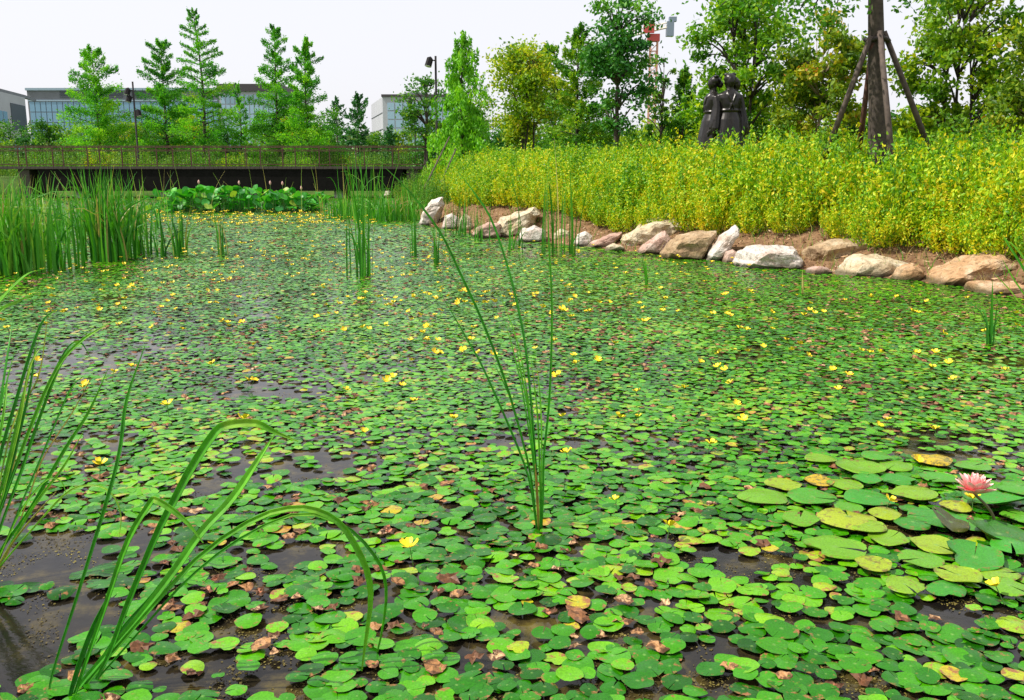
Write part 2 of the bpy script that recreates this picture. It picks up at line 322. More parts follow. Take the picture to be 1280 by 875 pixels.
def scatter(y0, y1, step, seed):
    r = np.random.default_rng(seed)
    W = y1 * .5565 * 1.24 + 2.0; gx = np.arange(-W, W, step); gy = np.arange(y0, y1, step)
    x, y = np.meshgrid(gx, gy); x = x + (np.arange(x.shape[0]) % 2 * .5 * step)[:, None]; x = (x + r.uniform(-.36, .36, x.shape) * step).ravel(); y = (y + r.uniform(-.36, .36, y.shape) * step).ravel()
    ok = in_view(x, y) & (pond_sd(x, y) < -.06)
    x, y = x[ok], y[ok]
    n = vnoise(x, y, .35, 1) * .5 + vnoise(x, y, .9, 2) * .5
    p = .97 - .7 * ss(.6, .8, n) * (1 - .5 * ss(5, 12, y))
    for cx, cy, rr, k in gaps: p = p * (1 - k * ss(1.25, .6, np.hypot(x - cx, y - cy) / rr))
    ok = r.random(len(x)) < p
    return x[ok], y[ok], r
def pad_template(k, rings, r):
    """round leaf with a slit: centre vertex plus rings"""
    slit = r.choice([.012, .03, .1]); th = slit + np.arange(k + 1) / k * (2 * math.pi - 2 * slit)
    wob = 1 + .05 * np.sin(th * 2 + r.uniform(0, 6)) + .035 * np.sin(th * 5 + r.uniform(0, 6)); el = r.uniform(.88, 1.0); lipk = r.uniform(.0, .14); dome = r.choice([0, .1, .2]); bite = r.uniform(1, 5); wob = wob * (1 - (.38 * np.exp(-((th - bite) / .3) ** 2) if r.random() < .25 else 0))
    V = [[0, 0, 0]]; rad = [0]
    for q in rings:
        up = .06 * q ** 3 * np.sin(th * r.integers(2, 4) + r.uniform(0, 6)) + (lipk - dome) * q * q
        V += list(np.stack([np.cos(th) * q * wob, np.sin(th) * q * wob * el, up], -1)); rad += [q] * (k + 1)
    F3 = [[0, 1 + j, 2 + j] for j in range(k)]; F4 = []
    for m_ in range(len(rings) - 1):
        a = 1 + m_ * (k + 1); b = a + k + 1
        F4 += [[a + j, b + j, b + j + 1, a + j + 1] for j in range(k)]
    Fs = [np.array(F3)] + ([np.array(F4)] if F4 else [])
    return np.array(V, float), Fs, np.array(rad, float)
def wither_template(k, r):
    th = np.arange(k) / k * 2 * math.pi; q = r.uniform(.35, 1.05, k); q2 = q * r.uniform(.45, .7, k)
    V = np.vstack([[0, 0, .1], np.stack([np.cos(th) * q2, np.sin(th) * q2, r.uniform(.05, .42, k)], -1), np.stack([np.cos(th) * q, np.sin(th) * q, r.uniform(-.05, .35, k)], -1)])
    j = np.arange(k); j2 = (j + 1) % k
    return V, [np.stack([np.zeros(k, int), 1 + j, 1 + j2], -1), np.stack([1 + j, 1 + k + j, 1 + k + j2, 1 + j2], -1)], np.concatenate([[0], np.full(k, .5), np.full(k, 1.)])
def place_many(mb, tmpl, x, y, z, size, r, tone, tilt):
    V, Fs, rad = tmpl; n = len(x); k = len(V)
    if n == 0: return
    a = r.uniform(0, 6.283, n); c, s = np.cos(a), np.sin(a)
    X = (V[None, :, 0] * c[:, None] - V[None, :, 1] * s[:, None]); Yy = (V[None, :, 0] * s[:, None] + V[None, :, 1] * c[:, None])
    ta = r.normal(size=n) * tilt; tb = r.normal(size=n) * tilt
    Zz = V[None, :, 2] + X * ta[:, None] + Yy * tb[:, None]
    Zmin = Zz.min(1, keepdims=True)
    P = np.stack([X * size[:, None] + x[:, None], Yy * size[:, None] + y[:, None], Zz * size[:, None] - np.minimum(Zmin * size[:, None], 0) * .8 + z[:, None]], -1)
    mb.add(P.reshape(-1, 3), [np.concatenate([f + i * k for i in range(n)]) if n < 400 else (f[None] + (np.arange(n) * k)[:, None, None]).reshape(-1, f.shape[1]) for f in Fs], np.repeat(tone, k), np.tile(rad, n))

heart = thing('floating_heart_plant', gnd(640, 600), 'carpet of small round green floating leaves dotted with yellow blossoms over the whole pond', 'water plant')
HO = np.array(heart['_o'])
allx, ally, rr_ = [], [], None
bands = [(2.0, 3.9, .0625), (3.9, 5.3, .055), (5.3, 9.0, .044), (9.0, 16.0, .05), (16.0, 56.0, .085)]
carpet = MB(); dead = MB(); near_pads = []; near_dead = []
for bi, (y0, y1, st) in enumerate(bands):
    x, y, r = scatter(y0, y1, st, 100 + bi); n = len(x)
    size = np.clip(r.normal(1, .2, n), .5, 1.5) * np.interp(y, [3.6, 4.4, 5.3, 6.2, 9, 16, 18, 40], [.0395, .035, .03, .027, .029, .031, .05, .054])
    lz = np.min([np.hypot(x - c[0], y - c[1]) for c in lily_zone], 0)
    size = np.where(lz < .35, size * .85, size)
    tone = np.clip(r.normal(.47, .19, n) + (vnoise(x, y, .8, 5) - .5) * .3 + (vnoise(x, y, .25, 15) - .5) * .25, 0.02, .92); tone = np.where(r.random(n) < .022, r.uniform(.9, 1, n), tone)
    z = .004 + r.random(n) * (.012, .012, .009, .006, .006)[bi]
    isdead = r.random(n) < ((.05, .045, .035, .03, .025)[bi] + .11 * ss(.58, .8, vnoise(x, y, .5, 9)))
    g = ~isdead
    k = (16, 12, 9, 7, 6)[bi]; rings = ([.5, 1.0], [.5, 1.0], [1.0], [1.0], [1.0])[bi]
    tm = [pad_template(k, rings, r) for _ in range(8)]; wt = [wither_template((9, 8, 7, 6, 5)[bi], r) for _ in range(6)]
    order = np.arange(n); tilt = (.06, .07, .07, .05, .035)[bi]
    if bi == 0:
        vis = np.abs(x) < y * .55
        gi = order[g & vis]; near = gi[np.argsort(y[gi])[:300]]; mk = np.zeros(n, bool); mk[near] = True
        di = order[isdead & vis]; nd = di[np.argsort(y[di])[:300]]; mkd = np.zeros(n, bool); mkd[nd] = True
        near_pads = [(x[i], y[i], z[i], size[i], tone[i]) for i in near]; near_dead = [(x[i], y[i], z[i], size[i]) for i in nd]
        g = g & ~mk; isdead = isdead & ~mkd
    for q in range(8):
        s = g & (order % 8 == q); place_many(carpet, tm[q], x[s], y[s], z[s], size[s], r, tone[s], tilt)
    for q in range(6):
        s = isdead & (order % 6 == q); place_many(dead, wt[q], x[s], y[s], z[s], size[s] * (.85, .95, 1.1, 1.1, 1)[bi], r, r.beta(1.6, 2, s.sum()) * .97, tilt)
tag(carpet.build('leaf_carpet', M['pad'], heart, smooth=True), 'close packed small round green leaves reaching to the far end of the pond', None, None, 'stuff')
tag(dead.build('withered_leaf_litter', M['withered'], heart), 'curled brown dead leaves scattered through the floating carpet', None, None, 'stuff')
r = np.random.default_rng(56); n = 130000; y = 2.1 + 5.0 * r.random(n) ** 1.9; x = r.uniform(-1, 1, n) * (y * .62 + .4); k = vnoise(x, y, .12, 21) * .6 + vnoise(x, y, .45, 22) * .4
ok = (r.random(n) < ss(.45, .66, k) * .9) & (pond_sd(x, y) < -.02); x, y = x[ok], y[ok]; n = len(x); al = MB(); ang = r.uniform(0, 6.28, n); sz = r.uniform(.001, .006, n)
th = ang[:, None] + np.arange(5)[None] * 1.2566; q = sz[:, None] * r.uniform(.25, 1.3, (n, 5))
al.add(np.stack([x[:, None] + q * np.cos(th), y[:, None] + q * np.sin(th), .0012 + r.random((n, 5)) * .003], -1).reshape(-1, 3), [(np.array([[0, 1, 2]])[None] + (np.arange(n) * 5)[:, None, None]).reshape(-1, 3), (np.array([[0, 2, 3, 4]])[None] + (np.arange(n) * 5)[:, None, None]).reshape(-1, 4)], np.repeat(np.clip(vnoise(x, y, .2, 23) * .7 + r.random(n) * .4 - .05, 0, 1), 5))
M['algae'] = leafmat('algae_scum', [(0, (.035, .028, .012)), (.45, (.085, .065, .018)), (.75, (.17, .14, .025)), (1, (.3, .25, .05))], trans=0, rough=.7, var=0, spec=.3)
tag(al.build('algae_scum', M['algae']), 'brownish olive algae flecks floating on open water between the leaves', 'algae', None, 'stuff')
# the leaves nearest the viewer, one by one (eight shapes in five tones)
r = np.random.default_rng(55); pm = []
for t in (.1, .3, .42, .5, .6, .72, .86, .97):
    for q in range(3):
        V, Fs, rad = pad_template(15, [.5, 1.0], r); pm.append((t, MB().add(V, Fs, t, rad).mesh('pad', M['pad'], True)))
for x, y, z, s, t in near_pads:
    c = min(pm, key=lambda q: abs(q[0] - t) + r.random() * .06)[1]
    o = link('pad', c, heart, (x - HO[0], y - HO[1], z + .012 - HO[2])); o.rotation_euler = (r.normal() * .05, r.normal() * .05, r.uniform(0, 6.28)); o.scale = (s, s, s)
wm = []
for t in (.15, .35, .5, .62, .75, .88, .97):
    for q in range(2):
        V, Fs, rad = wither_template(10, r); wm.append(MB().add(V, Fs, t, rad).mesh('withered_leaf', M['withered'], False))
for x, y, z, s in near_dead:
    o = link('withered_leaf', wm[r.integers(len(wm))], heart, (x - HO[0], y - HO[1], z + .006 - HO[2])); o.rotation_euler = (r.normal() * .1, r.normal() * .1, r.uniform(0, 6.28)); o.scale = (s * .9,) * 3

# yellow blossoms
def blossom_mesh(r):
    m = MB()
    for k in range(5):
        a = k * 1.2566 + r.normal() * .08; c, s = math.cos(a), math.sin(a); lift = r.uniform(.45, .95)
        P = []
        for u, w, zz in ((.06, .05, 0), (.5, .3, .12), (.85, .42, .3), (1.0, .3, .42)):
            for v in (-1, 0, 1): P.append([(u * c - v * w * s), (u * s + v * w * c), zz * lift * 2 + (abs(v) * .08 if u < 1 else abs(v) * .03) + .02 * r.normal()])
        F = [[i * 3 + j, i * 3 + j + 1, i * 3 + j + 4, i * 3 + j + 3] for i in range(3) for j in range(2)]
        m.add(P, np.array(F))
    return m
bl = []
for q in range(4):
    me = blossom_mesh(r); V, F = tube([[0, 0, -2.2], [0, 0, 0.02]], [.06, .05], 4, False); a = len(np.concatenate(me.F[4])); me.add(V, F); msh = me.mesh('blossom', M['petal_yellow']); msh.materials.append(M['stalk'])
    mi = np.zeros(len(msh.polygons), np.int32); mi[a:] = 1; msh.polygons.foreach_set('material_index', mi); bl.append(msh)
yf_px = [(513, 717, 1.6), (836, 686, 1.2), (768, 648, 1.), (708, 584, 1.1), (1242, 764, 1.3), (492, 488, 1), (503, 495, .9), (616, 456, 1), (312, 491, 1), (127, 605, 1.2), (455, 560, 1), (887, 573, 1), (928, 544, 1), (1098, 551, 1), (1168, 553, 1), (1146, 592, 1), (1111, 649, 1), (1214, 645, 1.2), (1108, 540, .8), (1060, 486, 1), (1047, 504, 1), (912, 494, 1), (855, 501, 1), (920, 522, 1), (898, 457, 1), (897, 475, 1), (905, 478, 1), (935, 452, 1), (1010, 457, 1), (1040, 478, 1), (1075, 452, 1), (1100, 455, .9), (1168, 456, 1), (1185, 470, 1), (1190, 490, 1), (1165, 475, 1), (1145, 455, 1), (1255, 478, 1), (1230, 427, 1), (1270, 420, 1), (1270, 403, 1), (1088, 426, 1), (982, 437, 1), (912, 402, 1), (830, 396, 1), (1150, 402, 1), (1012, 390, 1),
         (210, 525, 1.2), (305, 542, 1.2), (318, 492, 1), (265, 470, 1), (143, 480, 1), (150, 419, 1), (213, 417, 1), (229, 425, 1), (285, 416, 1), (190, 422, 1), (48, 487, 1), (47, 466, 1), (108, 495, 1), (165, 472, 1)]
spots = [(*gnd(px, py - 4)[:2], s) for px, py, s in yf_px]
for px0, py0, px1, py1, cnt in [(180, 263, 470, 284, 330), (40, 310, 260, 350, 45), (60, 345, 300, 400, 55), (260, 285, 560, 330, 80), (420, 320, 720, 390, 75), (700, 320, 1000, 420, 55), (260, 330, 560, 440, 60), (600, 300, 900, 345, 35), (500, 390, 760, 470, 30), (900, 360, 1260, 450, 22), (430, 440, 900, 560, 12), (560, 370, 650, 395, 14), (0, 340, 80, 420, 12)]:
    for q in range(cnt): c = gnd(r.uniform(px0, px1), py0 + (py1 - py0) * r.random()); spots.append((c[0], c[1], r.uniform(.8, 1.15)))
for q in range(70):                                                   # little groups open together
    x, y, s = spots[r.integers(60, len(spots))]; spots.append((x + r.normal() * .12, y + r.normal() * .3, s))
spots = [s for s in spots if pond_sd(s[0], s[1]) < -.1]
spots.sort(key=lambda s: s[1]); rest = MB()
for i, (x, y, s) in enumerate(spots):
    sz = .0235 * (1 + .2 * ss(3.5, 5, y)) * s * r.uniform(.9, 1.15) * (1 + .8 * ss(12, 28, y)); me = bl[r.integers(4)]
    if i < 300:
        o = link('blossom', me, heart, (x - HO[0], y - HO[1], .055 * s + r.uniform(0, .02) + .03 * ss(14, 25, y) - HO[2])); o.scale = (sz,) * 3; o.rotation_euler = (r.normal() * .25, r.normal() * .25, r.uniform(0, 6.3))
    else:
        b = blossom_mesh(r); rest.add(np.concatenate(b.V) * sz + [x, y, .085], np.concatenate(b.F[4]))
tag(rest.build('far_blossoms', M['petal_yellow'], heart), 'distant yellow blossoms flecking the far end of the carpet', None, None, 'stuff')

# ------------------------------------------------------------------ water lily with the pink flower
lily = thing('water_lily', gnd(1200, 665), 'water lily with one raised pink flower and wide flat notched leaves at right', 'water lily')
r = np.random.default_rng(21)
lp = [(953, 628, 67, .66, 200), (1015, 628, 66, .5, 330), (1085, 631, 66, .42, 340), (1075, 592, 62, .68, 100), (1083, 606, 44, .45, 60), (1122, 606, 48, .42, 200), (1059, 658, 80, .86, 80), (1043, 693, 80, .66, 340), (1142, 625, 60, .72, 20), (1091, 715, 52, .84, 40), (1170, 655, 78, .4, 160), (1140, 662, 50, .35, 10), (1187, 664, 50, .04, 150), (1247, 676, 72, .22, 90), (1240, 637, 80, .44, 200), (1272, 616, 60, .5, 20), (1170, 689, 66, .8, 300), (1217, 706, 88, .42, 60), (1262, 692, 60, .45, 250), (1197, 729, 62, .78, 130), (1246, 724, 60, .72, 0), (1172, 604, 46, .5, 220), (1024, 608, 42, .97, 40), (1164, 582, 54, .96, 330), (1193, 642, 44, .88, 100), (1182, 745, 56, .4, 30), (978, 612, 50, .8, 0), (1105, 650, 46, .82, 200), (1275, 655, 50, .55, 120), (1095, 578, 40, .5, 10), (1060, 640, 40, .55, 90), (1110, 680, 58, .7, 40), (1150, 708, 60, .6, 190), (1130, 742, 54, .72, 280), (1085, 668, 50, .74, 10), (1212, 660, 60, .5, 130), (1000, 655, 56, .64, 70), (1025, 580, 40, .7, 150), (1215, 590, 46, .55, 30), (1260, 745, 60, .66, 300), (1120, 588, 44, .66, 220), (1055, 612, 46, .7, 310)]
for i, (px, py, w, t, rot) in enumerate(lp):
    w *= .93; t = t - .02 if .6 < t < .9 else t
    c = gnd(px, py); rad_ = w / 2 * c[1] / FPX * 1.05; V, Fs, rd = pad_template(22, [.35, .7, .93, 1.0], r)
    V = V * [1, 1, .8]; a = R(rot); tl = (.0, .0)
    if t < .1: V[:, 2] = np.where(V[:, 0] > 0, np.abs(V[:, 0]) * .7, V[:, 2])         # folded over
    elif i in (13, 14, 17): V[:, 2] += .35 * np.clip(V[:, 1], 0, 1) ** 2; V[:, 2] += .1 * np.clip(V[:, 0], 0, 1)
    cs, sn = math.cos(a), math.sin(a); V = np.stack([V[:, 0] * cs - V[:, 1] * sn, V[:, 0] * sn + V[:, 1] * cs, V[:, 2]], -1) * rad_
    V[:, 2] -= V[:, 2].min(); V += [c[0], c[1], .022 + .003 * (i % 5)]
    o = MB().add(V, Fs, t, rd).build('pad', M['lily'], lily, smooth=True)
    if t > .9: o['label'] = 'small orange yellow fading pad'
    elif t < .1: o['label'] = 'folded brownish purple pad'
fb = gnd(1250, 664); ft = at(1217, 616, fb[1] + .02)
V, F = tube(spline([fb + [0, 0, -.05], fb * .6 + ft * .4 + [.01, 0, .01], ft], 10), [.006] * 10, 6); MB().add(V, F).build('flower_stalk', plain('lily_stalk', (.1, .09, .03), .5), lily, smooth=True)
def petal_material():
    m, nt, n, l, p = mat('pink_petal'); a = n.new('ShaderNodeAttribute'); a.attribute_name = 'rad'
    rp = ramp_node(n, [(0, (.78, .2, .2)), (.55, (.85, .3, .29)), (1, (.9, .6, .56))]); l.new(a.outputs['Fac'], rp.inputs[0]); l.new(rp.outputs[0], p.inputs['Base Color']); p.inputs['Roughness'].default_value = .45
    p.inputs['Subsurface Weight'].default_value = .15; p.inputs['Subsurface Radius'].default_value = (.02, .01, .01); return m
M['petal_pink'] = petal_material()
def petal_mesh(w):
    V, rd = [], []
    for i, u in enumerate(np.linspace(0, 1, 7)):
        ww = w * (math.sin(math.pi * min(u * .86 + .1, 1)) ** .8) * (1 - .15 * u)
        for v in (-1, -.5, 0, .5, 1): V.append([u - .12 * v * v * (1 - u), v * ww, .16 * v * v * ww / w + .22 * u * u]); rd.append(u)
    F = [[i * 5 + j, i * 5 + j + 1, i * 5 + j + 6, i * 5 + j + 5] for i in range(6) for j in range(4)]
    return MB().add(V, np.array(F), .5, rd).mesh('petal', M['petal_pink'], True)
st = MB()
for k in range(26):
    a = k * 2.4; q = .004 + .0006 * k; V, F = tube([[q * math.cos(a), q * math.sin(a), 0], [q * 1.25 * math.cos(a), q * 1.25 * math.sin(a), .022]], [.0016, .001], 4); st.add(V, F)
ftl = ft - np.array(lily['_o'])
fl = st.build('flower', plain('yellow_stamens', (.8, .45, .03), .5), None, off=(0, 0, 0)); fl.parent = lily; fl.location = ftl; fl['label'] = 'pink many petalled lily flower on a leaning stalk'
pms = [petal_mesh(.2), petal_mesh(.24)]
for ring, (cnt, el, L) in enumerate([(8, 14, .078), (9, 32, .076), (8, 52, .068), (6, 70, .055)]):
    for k in range(cnt):
        o = link('petal', pms[ring % 2], fl); o.rotation_euler = (0, -R(el + r.normal() * 5), 6.283 * k / cnt + ring * .37 + r.normal() * .06); o.scale = (1.2 * L * r.uniform(.92, 1.06),) * 3; o.location = (0, 0, -.004 + .003 * ring)

# ------------------------------------------------------------------ reeds close to the viewer
def hero(root, pts, D0, D1, w, tone, yaw=0, name='blade', droot=True, tip=.15, lab=None):
    """pts: path of one blade, base first; depth runs from D0 to D1"""
    w = w * .66; n = len(pts); P = [at(px, py, D0 + (D1 - D0) * k / (n - 1)) for k, (px, py) in enumerate(pts)]
    P = spline(P, 26); u = np.linspace(0, 1, 26)
    W = w * (1 - (.55 * u if root is not c1 else 0)) * np.minimum(1, .4 + 1.3 * u) * np.clip((1 - u) / .22, tip * .3, 1) ** .8
    V, F = blade(P, W, yaw); T_ = np.gradient(P, axis=0); hz = 1 - np.abs(T_[:, 2]) / (np.linalg.norm(T_, axis=1) + 1e-9); t = np.repeat(tone + .14 + (u - .5) * .22 + .26 * ss(.35, .95, hz), 3)  # sky light on the flat, arched runs is put into a paler tone
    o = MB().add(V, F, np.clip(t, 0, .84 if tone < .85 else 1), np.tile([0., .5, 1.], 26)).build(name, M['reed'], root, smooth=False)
    sol = o.modifiers.new('thickness', 'SOLIDIFY'); sol.thickness = .0016
    if lab: o['label'] = lab
    return o
g0 = gnd(92, 872); c1 = thing('reed_clump', g0, 'broad bladed green reed clump at lower left with long arching blades', 'reed')
D = g0[1]
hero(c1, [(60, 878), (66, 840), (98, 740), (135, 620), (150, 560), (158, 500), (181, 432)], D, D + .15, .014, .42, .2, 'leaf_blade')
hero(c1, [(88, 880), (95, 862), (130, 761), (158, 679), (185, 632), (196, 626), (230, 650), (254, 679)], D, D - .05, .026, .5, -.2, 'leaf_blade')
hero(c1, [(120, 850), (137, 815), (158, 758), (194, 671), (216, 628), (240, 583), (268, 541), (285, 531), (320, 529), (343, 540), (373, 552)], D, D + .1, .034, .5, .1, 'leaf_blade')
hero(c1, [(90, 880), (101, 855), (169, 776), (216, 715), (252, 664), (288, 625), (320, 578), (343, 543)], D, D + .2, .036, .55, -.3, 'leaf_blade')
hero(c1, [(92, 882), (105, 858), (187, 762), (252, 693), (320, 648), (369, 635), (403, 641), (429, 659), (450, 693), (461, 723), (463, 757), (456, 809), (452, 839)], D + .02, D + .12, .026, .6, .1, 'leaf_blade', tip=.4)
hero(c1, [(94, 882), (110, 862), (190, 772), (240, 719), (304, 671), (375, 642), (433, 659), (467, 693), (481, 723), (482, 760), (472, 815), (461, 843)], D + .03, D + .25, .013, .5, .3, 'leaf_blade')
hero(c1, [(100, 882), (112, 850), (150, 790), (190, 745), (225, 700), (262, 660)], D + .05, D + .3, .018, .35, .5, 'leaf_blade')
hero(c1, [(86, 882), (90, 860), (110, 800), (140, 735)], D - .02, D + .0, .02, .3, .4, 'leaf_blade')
g1 = gnd(-25, 735); c2 = thing('reed_clump', g1, 'sheaf of narrow green and straw reed blades leaning in at left edge', 'reed'); D = g1[1]
for pts, w, t, dd_ in [([(-22, 740), (-5, 660), (7, 618), (44, 519), (73, 457), (99, 428), (121, 413), (146, 399)], .026, .55, .1), ([(-30, 730), (-12, 640), (0, 570), (22, 494), (40, 435), (55, 399), (73, 386)], .022, .42, .2), ([(-20, 745), (0, 690), (36, 639), (80, 563), (110, 516), (135, 461)], .024, .5, 0), ([(-18, 745), (10, 690), (36, 620), (55, 570), (88, 519), (114, 473)], .009, .97, .05),
                       ([(-35, 720), (-14, 580), (0, 510), (18, 439)], .018, .5, .3), ([(-28, 745), (0, 708), (47, 654), (86, 614), (119, 607), (140, 618), (151, 643), (149, 672)], .013, .72, -.05), ([(-40, 700), (-30, 480), (-12, 395), (29, 346), (58, 335)], .03, .7, .35), ([(-45, 720), (-30, 500), (-8, 400), (22, 377), (44, 368)], .024, .62, .3),
                       ([(-24, 742), (0, 640), (20, 560), (38, 480), (44, 430)], .018, .3, .15), ([(-26, 742), (-4, 650), (30, 555), (62, 478), (84, 436), (100, 428), (112, 445)], .02, .4, .12), ([(-22, 748), (6, 680), (30, 632), (58, 600), (76, 602), (84, 622)], .012, .8, -.02), ([(-28, 745), (-6, 660), (12, 600), (24, 545), (31, 505)], .012, .9, .2), ([(-20, 750), (14, 660), (52, 570), (86, 490), (104, 470)], .014, .35, .02), ([(-24, 750), (0, 600), (20, 520), (48, 470), (60, 390)], .012, .85, .25), ([(-30, 740), (-6, 640), (14, 560), (30, 490), (48, 425)], .022, .6, .18), ([(-26, 745), (0, 660), (26, 590), (50, 520), (76, 455), (96, 432)], .022, .5, .08), ([(-30, 735), (-10, 600), (4, 520), (10, 470)], .02, .66, .3), ([(-22, 748), (8, 690), (44, 630), (78, 585), (104, 540)], .018, .6, -.02), ([(-28, 742), (-2, 640), (24, 530), (34, 470), (46, 440), (60, 432)], .016, .7, .16), ([(-24, 752), (2, 700), (30, 660), (70, 615)], .012, .95, -.05), ([(-32, 735), (-8, 560), (8, 450), (16, 400)], .02, .4, .35)]:
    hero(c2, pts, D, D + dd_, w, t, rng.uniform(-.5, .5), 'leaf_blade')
g2 = gnd(673, 664); c3 = thing('reed_clump', g2, 'lone fan of thin upright reed blades standing in mid pond', 'reed'); D = g2[1]
for pts, w, t, dd_ in [([(671, 670), (668, 640), (656, 582), (608, 469), (582, 421), (551, 367)], .017, .32, .1), ([(672, 670), (669, 640), (661, 582), (635, 487), (604, 404), (574, 339), (552, 293), (523, 253), (502, 229), (482, 210)], .019, .42, -.1), ([(674, 670), (672, 620), (667, 543), (658, 443), (648, 387), (635, 335), (614, 274), (590, 237), (572, 214)], .019, .4, .2), ([(673, 668), (670, 600), (661, 517), (652, 470), (645, 433)], .017, .5, .05),
                       ([(677, 668), (679, 620), (680, 569), (687, 495), (690, 387), (686, 300), (684, 236)], .017, .45, .0), ([(674, 668), (671, 600), (664, 530), (652, 450), (639, 404), (619, 356)], .009, .62, .15), ([(675, 668), (675, 600), (672, 520), (664, 450)], .014, .55, .0), ([(674, 672), (673, 650), (671, 610), (669, 580)], .022, .85, .0), ([(677, 672), (677, 640), (677, 600)], .02, .4, .0), ([(674, 668), (668, 590), (655, 500), (642, 440), (630, 398)], .01, .5, .12), ([(676, 668), (677, 580), (676, 510), (671, 455)], .011, .6, .1), ([(672, 668), (662, 590), (640, 505), (618, 455)], .01, .45, -.06)]:
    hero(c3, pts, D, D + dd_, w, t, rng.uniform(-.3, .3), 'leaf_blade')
g3 = gnd(1300, 390); c4 = thing('reed_clump', g3, 'few bent reed blades at right edge beside the last bank rock', 'reed'); D = g3[1]
for pts, w, t in [([(1300, 395), (1284, 345), (1262, 308), (1252, 292)], .05, .5), ([(1305, 395), (1290, 340), (1270, 310), (1258, 300)], .04, .7), ([(1310, 400), (1290, 380), (1268, 350), (1252, 322)], .035, .6), ([(1296, 400), (1280, 385), (1262, 362), (1241, 340)], .03, .75), ([(1300, 395), (1286, 330), (1278, 290)], .03, .95)]:
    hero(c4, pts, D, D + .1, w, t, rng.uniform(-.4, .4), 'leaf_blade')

# ------------------------------------------------------------------ reed stands further out (one mesh each)
def reeds(spot, n, spread, h, w, label, seed, lean=.12, tone=.45, tonev=.15, cat='reed', name='reed_clump', matn='reed_far', depth=None, segs=6, group=None):
    r = np.random.default_rng(seed); m = MB(); x0, y0 = spot[:2]; depth = depth or spread; few = n <= 24
    t_ = thing(name, (x0, y0, 0), label, cat, group) if few else None
    for k in range(n):
        bx, by = x0 + r.normal() * spread * .5, y0 + r.normal() * depth * .5; hh = h * r.uniform(.55, 1.08); a = r.uniform(0, 6.28); ln = abs(r.normal()) * lean * hh
        u = np.linspace(0, 1, segs); bend = ln * u ** 1.9; droop = r.random() < .3
        zz = hh * u * (1 - (.35 * u ** 3 if droop else .02 * u)); bend = bend * (2.6 if droop else 1)
        P = np.stack([bx + math.cos(a) * bend, by + math.sin(a) * bend, zz - .06], -1)
        V, F = blade(P, w * r.uniform(.7, 1.25) * np.clip(1.05 - u ** 2.2, .06, 1), r.uniform(-1.2, 1.2)); t = np.clip(r.normal(tone, tonev), 0, .92)
        if r.random() < .05: t = 1.0
        (MB() if few else m).add(V, F, t + .12 * np.repeat(u, 3) - .04).build('leaf_blade', M[matn], t_, True) if few else m.add(V, F, t + .12 * np.repeat(u, 3) - .04)
    if few: return t_
    return solo(m, name, M[matn], (x0, y0, 0), label, cat, group, True)
def px_w(px, D): return px * D / FPX
stands = [((455, 346), 22, 34, 128, 'slim upright reeds standing alone left of centre before the bank'), ((517, 320), 8, 9, 52, 'small reed tuft just right of the slim upright reeds'), ((546, 330), 10, 10, 52, 'short dark reed tuft nearest the middle of the pond before the white rocks'), ((280, 319), 10, 12, 56, 'short isolated reed tuft in front of the lotus'), ((572, 294), 22, 40, 54, 'reeds in front of the pale left rocks'), ((692, 318), 20, 46, 118, 'tall loose reeds rising in front of the shrubs by the bank'), ((640, 312), 9, 16, 45, 'low reeds in front of the small pink rock'), ((718, 317), 6, 12, 50, 'thin reed pair beside the white bank rock'), ((1238, 432), 6, 10, 70, 'short fresh green reed shoots by the right bank'), ((810, 357), 3, 5, 32, 'tiny reed sprig before the big cream boulder'), ((1003, 368), 3, 6, 34, 'tiny reed sprig before the long tan slab'), ((600, 302), 8, 20, 40, 'sparse reeds between the left rocks and the pink rock')]
for i, ((px, py), n, wpx, hpx, lab) in enumerate(stands):
    c = gnd(px, py); reeds(c, n, px_w(wpx, c[1]) * .6, px_w(hpx, c[1]) * 1.3, .024, lab, 300 + i, lean=.1, tone=.4, matn='reed_far')
bed = [((20, 342), 150, 70, 118, 'dense dark reeds at left edge nearest the water'), ((75, 336), 70, 60, 100, 'reeds right of the left edge stand with bare lower stems'), ((135, 326), 130, 60, 112, 'tall dark reed stand before the dark bridge girder'), ((168, 318), 55, 40, 95, 'reeds at right side of the tall dark stand'), ((205, 320), 16, 40, 62, 'thinly spaced reed stems at right end of the bed'), ((228, 316), 9, 16, 62, 'outermost few reed stems in front of the lotus'), ((10, 316), 190, 130, 96, 'reeds behind the left edge stand'), ((70, 304), 170, 110, 82, 'mid bed reeds between the left edge and the bridge'), ((30, 290), 160, 160, 70, 'rear reeds at far left under the railing'), ((110, 285), 140, 130, 72, 'rear reeds in front of the left bridge end'), ((-40, 330), 140, 120, 120, 'reeds at far left running out of frame'), ((170, 290), 60, 50, 70, 'rear reeds beside the lotus')]
for i, ((px, py), n, wpx, hpx, lab) in enumerate(bed):
    c = gnd(px, py); reeds(c, int(n * (1.0, .45, 1.15, .8, .9, 1, .6, .3, .6, .35, 1, .45)[i]), px_w(wpx, c[1]) * (.5, .45, .45, .4, .6, .62, .6, .6, .6, .6, .6, .6)[i], px_w(hpx, c[1]) * 1.08, .036, lab, 400 + i, lean=.2, tone=.66 if i in (0, 6, 7, 8, 10) else .45, tonev=.22, depth=px_w(wpx, c[1]) * .5)
for i, ((px, py), n, wpx, hpx, lab) in enumerate([((440, 272), 170, 60, 34, 'low bright grass between lotus and the far rock'), ((490, 276), 190, 70, 40, 'low bright grass in front of the far pale rock'), ((520, 262), 90, 40, 40, 'grass tuft between the two far pale rocks'), ((455, 256), 30, 50, 60, 'taller sedge stems before right end of the bridge')]):
    c = gnd(px, py); reeds(c, n, px_w(wpx, c[1]) * .6, px_w(hpx, c[1]) * 1.1, .035, lab, 480 + i, lean=.2, tone=.6, cat='grass', name='grass_clump')

